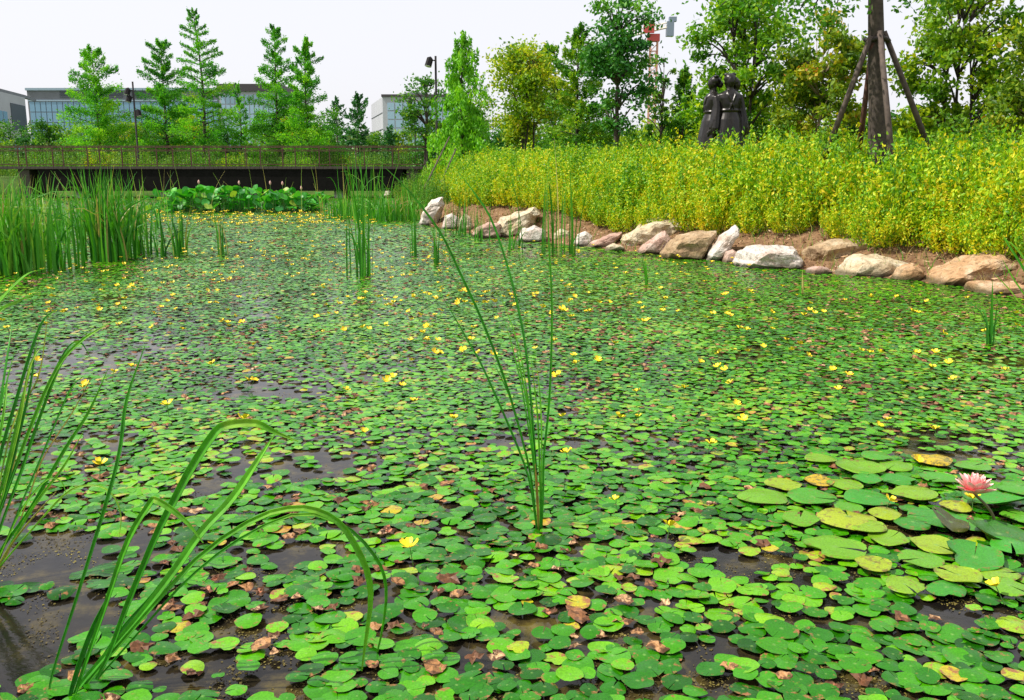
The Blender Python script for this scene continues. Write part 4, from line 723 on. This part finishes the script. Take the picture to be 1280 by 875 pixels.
conifer('weeping_tree', 'bright green tree with drooping feathery branches at end of the bridge', 582, 45, 39, 40, 40, matn='willow', n=9500, airy=.55, low=.12, bark='bark_dark', plate=1.6, ls=.19, power=.62, up=.1, droop=.75)
for (x0, y0, x1, y1, lab) in [(562, 171, 530, 228, 'left of two thin grey poles leaning by the drooping tree'), (570, 186, 543, 240, 'right of two thin grey poles leaning by the drooping tree')]:
    a, b_ = at(x0, y0, 35.5), at(x1, y1 + 8, 34.5); V, F = tube([b_, (a + b_) / 2, a], [.035, .032, .03], 6); solo(MB().add(V, F), 'leaning_pole', M['stake'], b_, lab, 'pole')

# staked tree, its crown mostly above the frame
def staked():
    r = np.random.default_rng(50); D = 16.0; b = at(1098, 225, D); b[2] = float(ground_z(b[0], D)) - .1; t = thing('staked_tree', b, 'thick brown trunk of a large tree held up by four wooden stakes', 'tree'); H = 8.6
    tie = at(1096, 48, D)[2]; P = spline([b, at(1097, 130, D), at(1095, 40, D), at(1094, -60, D), at(1096, -190, D), at(1096, -320, D)], 16); u = np.linspace(0, 1, 16); V, F = tube(P, .165 - .1 * u, 14); V += np.stack([mnoise.noise_vector(Vector(v * [5, 5, 1.2])) for v in V]) * .012; MB().add(V, F).build('trunk', M['bark'], t, True)
    lb = MB(); C, T = [], []; top = P[-1]
    ends = [np.array([top[0] + math.cos(a) * q, top[1] + math.sin(a) * q, z]) for a, q, z in zip(np.arange(34) * 2.4, r.uniform(.6, 2.7, 34), r.uniform(5.0, 8.6, 34))]
    ends += [at(px, py, D + dy) for px, py, dy in ((900, 8, .4), (940, -5, -.2), (985, 5, .3), (1010, 25, .2), (1045, 8, -.3), (1140, -6, .4), (970, -20, .6), (1030, -15, 0), (1165, -12, .2), (1000, 12, -.5))]
    for e in ends:
        s = P[np.argmin(np.abs(P[:, 2] - np.clip(e[2] + r.uniform(-1.3, .6), 5.3, 8.2)))]; Q = spline([s, (s + e) / 2 + [0, 0, .3], e], 8); V, F = tube(Q, np.linspace(.05, .008, 8), 5, False); lb.add(V, F); k = 110; C.append(e + r.normal(size=(k, 3)) * [.3, .3, .17]); T.append(np.clip(.4 + r.normal(size=k) * .17, 0, 1))
    lb.build('limbs', M['bark_dark'], t); C = np.concatenate(C); V, F, tt = leafquads(C, r.uniform(.07, .12, len(C)), r.uniform(.04, .075, len(C)), None, np.concatenate(T), r); MB().add(V, F, tt).build('crown', M['broad'], t)
    sp = thing('tree_support', (b[0], b[1], b[2]), 'four grey wooden stakes tied round the thick trunk', 'tree support')
    for (x0, y0, x1, y1, dt, db, mt) in [(1087, 50, 1031, 196, -.12, .55, 'stake'), (1090, 58, 1072, 205, -.05, .8, 'stake_red'), (1100, 44, 1116, 212, -.19, -.6, 'stake'), (1107, 44, 1163, 190, -.02, .25, 'stake')]:
        a, c = at(x0, y0, D + dt), at(x1, y1, D + db); c2 = c + (c - a) * .16; V, F = tube([c2, (a + c2) / 2, a + (a - c) * .03], [.052, .048, .044], 9); V += np.stack([mnoise.noise_vector(Vector(v * 6)) for v in V]) * .006; MB().add(V, F).build('stake', M[mt], sp, True)
    th = np.linspace(0, 6.283, 17); c = at(1096, 50, D); V, F = tube(np.stack([c[0] + .19 * np.cos(th), D + .19 * np.sin(th), c[2] + .02 * np.sin(th * 3)], -1), .035, 6, False); MB().add(V, F).build('tie_band', M['tie'], sp, True)
staked()

# distant woodland strip
r = np.random.default_rng(61); n = 16000; px = r.uniform(-150, 1450, n); D = r.uniform(95, 135, n); hh = (.45 + .55 * vnoise(px, D * 0, 38, 3)) * (5.5 + 2.5 * ss(480, 700, px)); x = (px - 640) / FPX * D; m = MB()
V, F, t = leafquads(np.stack([x, D, 1.0 + hh * r.random(n) ** .8], -1), r.uniform(.5, 1.0, n), r.uniform(.3, .6, n), None, np.clip(r.normal(.5, .2, n), 0, 1), r); m.add(V, F, t)
tag(m.build('distant_woodland', M['wood_far']), 'hazy low belt of trees far beyond the bridge', 'woodland', None, 'stuff')

# ------------------------------------------------------------------ footbridge
D = 50.0
def bxp(px): return (px - 640) / FPX * D / math.cos(0) * 1.0
zt, zr = at(300, 208, D)[2], at(300, 183, D)[2]; xl, xr = at(-150, 205, D)[0], at(536, 205, D)[0]; gl, gr = at(46, 205, D)[0], at(503, 205, D)[0]
br = thing('footbridge', (at(270, 205, D)[0], D, 0), 'long low footbridge with dark girder and rust brown railing across far end of pond', 'bridge')
MB().add(*box(gl, gr, D, D + .25, .4, zt - .14)).build('girder', M['steel_dark'], br); MB().add(*box(gl, gr, D + 2.75, D + 3.0, .4, zt - .14)).build('girder', M['steel_dark'], br)
nb = 120; bw_ = (xr - xl) / nb; bme = MB().add(*box(-bw_ / 2 + .006, bw_ / 2 - .006, -.06, 3.06, -.14, 0)).mesh('deck_board', M['deck'])
for k in range(nb): link('deck_board', bme, br, (xl + bw_ * (k + .5) - br.location.x, 0, zt + (k % 3) * .002))
for px in (90, 200, 310, 420):
    x = at(px, 205, D)[0]; MB().add(*box(x - .25, x + .25, D + .5, D + 2.5, -.8, .397)).build('pier', M['concrete'], br)
for sx in (gl - .8, gr + .5):
    x0 = sx; MB().add(*box(x0 - .3, x0 + .3, D + .1, D + 2.9, -.6, zt - .145)).build('abutment', M['deck'], br)
pm_ = MB().add(*box(-.025, .025, -.03, .03, 0, zr - zt - .012)).mesh('rail_post', M['rust'])
for yy in (D + .06, D + 2.94):
    for k in range(int((xr - xl) / 1.95) + 1): link('rail_post', pm_, br, (xl + k * 1.95 - br.location.x, yy - D, zt))
    for z0, h in ((zr - .01, .05), (zr - .2, .035), (zt + .1, .03)): MB().add(*box(xl, xr, yy - .035, yy + .035, z0, z0 + h)).build('handrail' if z0 > zr - .1 else 'rail', M['rust'], br)
    m = MB()
    for x in np.arange(xl + .06, xr, .16): m.add(*box(x - .004, x + .004, yy - .004, yy + .004, zt + .14, zr - .2))
    tag(m.build('balusters', M['rust'], br), None, None, None, 'stuff')

# ------------------------------------------------------------------ street lamps
def lamp(px, top, D, label, heads, kind=0):
    b = at(px, 205, D); b[2] = float(ground_z(b[0], D)) - .05; tz = at(px, top, D)[2]; t = thing('street_lamp', b, label, 'street lamp'); x, y = b[0], b[1]
    V, F = tube([[x, y, b[2]], [x, y, b[2] + .5], [x, y, b[2] + .52], [x, y, tz]], [.1, .1, .06, .05], 10); MB().add(V, F).build('pole', M['lamp'], t, True)
    for hx, hz in heads:
        z = at(px, hz, D)[2]; dx = px_w(hx, D); m = MB(); V, F = tube([[x, y, z + .05], [x + dx * .6, y - .1, z + .05]], [.03, .03], 5); m.add(V, F); V, F = tube([[x + dx * .6, y - .1, z + .16], [x + dx * .8, y - .12, z + .1], [x + dx * 1.1, y - .2, z - .22]], [.08, .16, .17], 8); m.add(V, F)
        h = m.build('lamp_head', M['lamp'], t); V, F = tube([[x + dx * 1.1, y - .2, z - .222], [x + dx * 1.115, y - .204, z - .24]], [.15, .14], 8); MB().add(V, F).build('lens', M['lens'], h, off=t['_o'])
lamp(173.5, 102, 58, 'dark lamp post with several small spotlights behind left part of railing', [(-6, 114), (-5, 123), (6, 141)])
lamp(519.5, 118, 60, 'shorter dark lamp post in front of the white walled building', [(-5, 126)])
lamp(546.5, 70, 44, 'tall dark lamp post with one head beside the drooping tree', [(-8, 77)])

# ------------------------------------------------------------------ buildings
M['glass'] = plain('blue_tinted_glass', (.19, .36, .5), .12, nscale=.12, namt=.2, spec=.6); M['glass2'] = plain('pale_blue_panel', (.34, .5, .62), .35, nscale=.2, namt=.08); M['bgrey'] = plain('grey_cladding', (.16, .17, .19), .6, nscale=.5, namt=.1); M['bwhite'] = plain('white_cladding', (.42, .43, .46), .6, nscale=.4, namt=.05); M['bdark'] = plain('dark_roof_band', (.06, .05, .055), .6); M['mull'] = plain('light_mullion', (.3, .4, .48), .5); M['louvre'] = plain('dark_louvre_panel', (.06, .075, .09), .5)
def facade(t, p0, p1, zb, zt_, cols, rows, matp, gap=.14, name='window_pane'):
    """panes in front of the wall p0->p1 (plan), between heights zb and zt_"""
    p0 = np.array([*p0, 0.]); p1 = np.array([*p1, 0.]); e = p1 - p0; L = np.linalg.norm(e); e /= L; nrm = np.array([e[1], -e[0], 0]); w, h = L / cols, (zt_ - zb) / rows
    me = MB().add(*obox([0, 0, 0], e * (w - gap), nrm * .1, [0, 0, h - gap])).mesh(name, matp); o0 = np.array(t['_o'])
    for i in range(cols):
        for j in range(rows): link(name, me, t, p0 + e * (w * i + gap / 2) + nrm * .005 + [0, 0, zb + h * j + gap / 2] - o0)
def block(t, p0, p1, depth, z0, z1, matn, name='wall'):
    p0 = np.array([*p0, z0]); p1 = np.array([*p1, z0]); e = p1 - p0; L = np.linalg.norm(e); n_ = np.array([-e[1], e[0], 0]) / L
    return MB().add(*obox(p0, e, n_ * depth, [0, 0, z1 - z0])).build(name, M[matn], t)
D = 200.0; a, b_ = at(33, 110, D), at(272, 108, D); t = thing('office_building', ((a[0] + b_[0]) / 2, D, 1), 'long low office building with blue glass wall and grey upper band', 'building')
zb_ = at(33, 127, D)[2]; block(t, (a[0], D), (b_[0], D), 30, 0, a[2] - .5, 'bgrey'); MB().add(*box(a[0] - .2, b_[0], D - .3, D + 30.3, a[2] - .5, a[2])).build('roof_edge', M['mull'], t); facade(t, (a[0] + .3, D), (b_[0] - .1, D), at(33, 192, D)[2], zb_, 34, 5, M['glass'], .16)
MB().add(*box(at(34, 110, D)[0], b_[0] - .2, D - .2, D, zb_ + .05, zb_ + .35)).build('ledge', M['mull'], t)
lv = MB().add(*box(0, 5.6, -.12, 0, 0, .35)).mesh('louvre', M['louvre'])
for q in range(3):
    for i in range(4): link('louvre', lv, t, (at(75 + 45 * q, 120, D)[0] - t.location.x, -.003, zb_ + .8 + i * .5 - 1))
D = 190.0; a, b_ = at(273, 105, D), at(348, 105, D); t = thing('office_building', ((a[0] + b_[0]) / 2, D, 1), 'pale office block with a dark brown roof band behind the tall trees', 'building')
zb_ = at(300, 114, D)[2]; block(t, (a[0], D), (b_[0], D), 28, 0, zb_, 'bwhite'); MB().add(*box(a[0] - .3, b_[0] + .3, D - .5, D + 28.5, zb_ + .003, a[2])).build('roof_band', M['bdark'], t); facade(t, (a[0] + .3, D), (b_[0] - .3, D), at(300, 192, D)[2], zb_ - .6, 12, 6, M['glass2'], .2)
D = 150.0; p0, p1 = at(-60, 95, 138), at(31, 122, 172); t = thing('office_building', (p0[0], 150, 1), 'grey white building corner with dark louvred panels at far left edge', 'building')
z1 = at(0, 108, 149)[2]; block(t, p0[:2], p1[:2], 22, 0, z1, 'bwhite'); MB().add(*obox([p0[0], p0[1], z1], [*(p1 - p0)[:2], 0], [-3, 10, 0], [0, 0, .5])).build('roof_edge', M['bgrey'], t)
def lerp(u): return (p0 + (p1 - p0) * u)[:2]
facade(t, lerp(.74), lerp(.985), z1 * .58, z1 * .9, 1, 1, M['louvre'], .1, 'louvre_panel'); facade(t, lerp(.1), lerp(.68), z1 * .62, z1 * .8, 8, 1, M['glass'], .5); facade(t, lerp(.1), lerp(.985), z1 * .34, z1 * .47, 14, 1, M['glass'], .35); facade(t, lerp(.1), lerp(.985), z1 * .1, z1 * .25, 14, 1, M['glass'], .35)
D = 180.0; a, b_, c = at(478, 121, D), at(585, 121, D), at(462, 127, 200); t = thing('office_building', (a[0], D, 1), 'white walled block with pale blue front behind right end of the railing', 'building')
z1 = a[2]; MB().add(np.array([[a[0], D, 0], [b_[0], D, 0], [b_[0], 202, 0], [c[0], 202, 0], [a[0], D, z1], [b_[0], D, z1], [b_[0], 202, z1], [c[0], 202, z1]]), BOXF).build('wall', M['bwhite'], t)
facade(t, (a[0] + .8, D), (b_[0] - .3, D), at(500, 192, D)[2], z1 - 1.0, 10, 6, M['glass2'], .22); facade(t, (c[0], 202), (a[0], D), z1 * .78, z1 * .84, 1, 1, M['bgrey'], .8, 'side_window'); facade(t, (c[0], 202), (a[0], D), z1 * .58, z1 * .64, 1, 1, M['bgrey'], .8, 'side_window'); facade(t, (c[0], 202), (a[0], D), z1 * .38, z1 * .44, 1, 1, M['bgrey'], .8, 'side_window')
x0, x1 = at(495, 115, D)[0], at(530, 115, D)[0]; zz = at(510, 114, D)[2]
MB().add(np.array([[x0, D + 3, z1 + .003], [x1, D + 3, z1 + .003], [x1, D + 12, z1 + .003], [x0, D + 12, z1 + .003], [x0 + 1.6, D + 3, zz], [x1, D + 3, zz], [x1, D + 12, zz], [x0 + 1.6, D + 12, zz]]), BOXF).build('roof_plant_room', M['bgrey'], t); MB().add(*box(a[0] - .2, b_[0], D - .2, D + .8, z1 + .003, z1 + .45)).build('parapet', M['bdark'], t)

# orange roofed kiosk glimpsed behind the shrubs
D = 40.0; a, b_ = at(800, 184, D), at(838, 184, D); t = thing('kiosk', ((a[0] + b_[0]) / 2, D, 1), 'flat orange roof glimpsed over shrubs left of the statue', 'kiosk'); z = a[2]
MB().add(*box(a[0], b_[0], D, D + 1.6, z, z + .14)).build('roof', plain('orange_roof', (.6, .17, .06), .6, nscale=4), t)
for x in (a[0] + .08, b_[0] - .08):
    for y in (D + .1, D + 1.5): MB().add(*box(x - .04, x + .04, y - .04, y + .04, .9, z - .002)).build('post', M['lamp'], t)

# ------------------------------------------------------------------ tower crane
def crane():
    D = 220.0; b = at(813, 205, D); b[2] = 1.0; t = thing('tower_crane', b, 'red and white tower crane partly hidden behind the tall dark tree', 'crane'); top = at(813, 52, D)[2]
    red, wht, blu = plain('crane_red', (.55, .07, .06), .5), plain('crane_cream', (.7, .62, .5), .5), plain('crane_counterweight_grey', (.22, .27, .34), .6)
    m = MB(); w = .8
    for sx in (-w, w):
        for sy in (-w, w): m.add(*box(b[0] + sx - .12, b[0] + sx + .12, D + sy - .12, D + sy + .12, 0, top))
    z = 1.0
    while z < top - 1.6:
        for sy in (-w, w): V, F = tube([[b[0] - w, D + sy, z], [b[0] + w, D + sy, z + 1.6]], [.08, .08], 4); m.add(V, F); m.add(*box(b[0] - w, b[0] + w, D + sy - .07, D + sy + .07, z - .07, z + .07))
        z += 1.6
    m.build('mast', plain('crane_mast_orange', (.6, .3, .2), .55), t)
    MB().add(*box(b[0] - 1.5, b[0] + 1.2, D - 1, D + 1, top + .003, top + 1.6)).build('slewing_ring', red, t); MB().add(*box(b[0] - 2.6, b[0] - .2, D - 1.7, D - 1.003, top + 1.7, top + 3.9)).build('cab', red, t)
    m = MB(); p0 = np.array([b[0] - 9.5, D, top + .2]); p1 = at(836, 34, D)
    for oz, oy in ((0, -.5), (0, .5), (1.1, 0)): V, F = tube([p0 + [0, oy, oz], p1 + [0, oy, oz]], [.13, .13], 4); m.add(V, F)
    for k in range(16):
        u0, u1 = k / 16, (k + 1) / 16; A = p0 + (p1 - p0) * u0; B = p0 + (p1 - p0) * u1
        V, F = tube([A + [0, -.5, 0], (A + B) / 2 + [0, 0, 1.1], B + [0, -.5, 0]], [.07] * 3, 4); m.add(V, F)
    m.build('jib', wht, t); q = at(838, 34, D); MB().add(*box(q[0] - .9, q[0] + .7, D - .9, D + .9, q[2] - 2.0, q[2] + 1.2)).build('counterweight', blu, t); MB().add(*box(q[0] - .4, q[0] + 1.3, D - .7, D + .7, q[2] + 1.203, q[2] + 2.2)).build('winch_housing', blu, t)
crane()

# ------------------------------------------------------------------ bronze statue of three robed women
def statue():
    D = 21.5; b = at(905, 205, D); gz = float(ground_z(b[0], D)); top = at(905, 95, D)[2]; t = thing('bronze_statue', (b[0], D, gz), 'dark bronze statue of three robed women standing back to back', 'statue')
    V, F = box(b[0] - .75, b[0] + .75, D - .65, D + .75, gz - .1, gz + .28); MB().add(V, F).build('plinth', M['granite'], t); H = top - gz - .28
    def figure(ox, oy, face, sc, seed, label):
        r = np.random.default_rng(seed); s = H * sc / 1.66; m = MB(); k = 28; th = np.arange(k) / k * 6.283
        secs = [(0, .29, .27, 0), (.02, .3, .28, 0), (.35, .275, .25, 0), (.7, .235, .21, 0), (.95, .19, .165, 0), (1.06, .15, .125, 0), (1.1, .145, .12, 0), (1.2, .16, .13, .0), (1.3, .185, .125, .0), (1.36, .18, .105, 0), (1.4, .12, .08, 0), (1.43, .06, .06, 0), (1.47, .05, .052, 0.005), (1.5, .05, .055, .01)]
        rows = []
        for z, rx, ry, cy in secs:
            fold = 1.1 + (.075 * np.sin(th * 11 + r.uniform(0, .4)) + .05 * np.sin(th * 6 + 2)) * ss(1.0, .3, z); rows.append(np.stack([rx * np.cos(th) * fold, -cy + ry * np.sin(th) * fold, np.full(k, z)], -1))
        V = np.concatenate(rows); i = np.arange(len(secs) - 1)[:, None] * k; j = np.arange(k)[None]; j2 = (j + 1) % k; F = np.stack([i + j, i + j2, i + k + j2, i + k + j], -1).reshape(-1, 4); n0 = len(V); V = np.vstack([V, [0, 0, 0], [0, 0, 1.5]]); jj = np.arange(k); m.add(V, [F, np.stack([(jj + 1) % k, jj, jj * 0 + n0], -1), np.stack([jj + (len(secs) - 1) * k, (jj + 1) % k + (len(secs) - 1) * k, jj * 0 + n0 + 1], -1)])
        def ell(c, q, nn=12):
            z = np.cos(np.linspace(.02, math.pi - .02, nn)); V, F = tube(np.stack([z * 0, z * 0, z], -1), np.sqrt(1 - z * z), 14); m.add(V * np.array(q) + np.array(c), F)
        ell((0, -.015, 1.575), (.074, .088, .105)); ell((0, -.088, 1.56), (.014, .022, .022), 6)                       # head, nose
        ell((0, -.055, 1.51), (.042, .035, .03), 6); ell((-.03, -.083, 1.585), (.014, .01, .008), 6); ell((.03, -.083, 1.585), (.014, .01, .008), 6); ell((0, -.086, 1.53), (.024, .01, .008), 6)
        for sx in (-1, 1): ell((sx * .076, 0, 1.565), (.012, .02, .03), 6)
        ell((0, .02, 1.615), (.1, .102, .086)); ell((0, .11, 1.56), (.065, .055, .06)); ell((-.06, .03, 1.68), (.045, .05, .03)); ell((.055, .02, 1.685), (.05, .05, .028)) # gathered hair and bun
        for sx in (-1, 1):
            P = spline([(sx * .165, 0, 1.345), (sx * .22, .015, 1.14), (sx * .25, -.02, .95), (sx * .235, -.07, .79)], 10); V, F = tube(P, [.058, .064, .066, .066, .066, .066, .066, .06, .045, .028], 10); m.add(V, F)
            V, F = tube(spline([(sx * .24, 0, 1.0), (sx * .275, -.02, .82), (sx * .25, -.03, .66)], 5), [.07, .07, .065, .05, .02], 8); m.add(V, F)   # hanging sleeve
            for q in range(4): V, F = tube(spline([(sx * .235, -.085 + .02 * (q - 1.5), .79), (sx * .232, -.095 + .022 * (q - 1.5), .735), (sx * .218, -.105 + .022 * (q - 1.5), .69 + .006 * abs(q - 1.5))], 5), [.012, .012, .011, .01, .008], 6); m.add(V, F)
            V, F = tube([(sx * .225, -.12, .78), (sx * .2, -.14, .74)], [.013, .009], 6); m.add(V, F)
        for sx in (-1, 1): V, F = tube(spline([(sx * .055, -.03, 1.43), (sx * .06, -.125, 1.34), (-sx * .01, -.155, 1.2), (-sx * .03, -.15, 1.12)], 7), [.016, .02, .018, .016, .014, .012, .01], 6); m.add(V, F)   # crossed collar
        th2 = np.linspace(0, 6.283, 24); V, F = tube(np.stack([.16 * np.cos(th2), .135 * np.sin(th2), 1.1 + 0 * th2], -1), .02, 6, False); m.add(V, F)  # sash
        c, sn = math.cos(face), math.sin(face); V = np.concatenate(m.V) * s; V = np.stack([V[:, 0] * c - V[:, 1] * sn, V[:, 0] * sn + V[:, 1] * c, V[:, 2]], -1) + [b[0] + ox, D + oy, gz + .27]; m.V = [V]; m.T = [np.concatenate(m.T)]; m.Rd = [np.concatenate(m.Rd)]
        o = m.build('figure', M['bronze'], t, True); rm = o.modifiers.new('weld', 'REMESH'); rm.mode = 'VOXEL'; rm.voxel_size = .013; rm.use_smooth_shade = True; o['label'] = label
    figure(.03, -.14, .1, 1.0, 1, 'robed bronze woman facing the pond'); figure(-.29, .08, -1.5, .985, 2, 'robed bronze woman facing left'); figure(.2, .16, 1.5, .98, 3, 'robed bronze woman facing right')
statue()
print('tris', sum(len(m_.loops) - 2 * len(m_.polygons) for m_ in bpy.data.meshes), 'objects', len(bpy.data.objects))
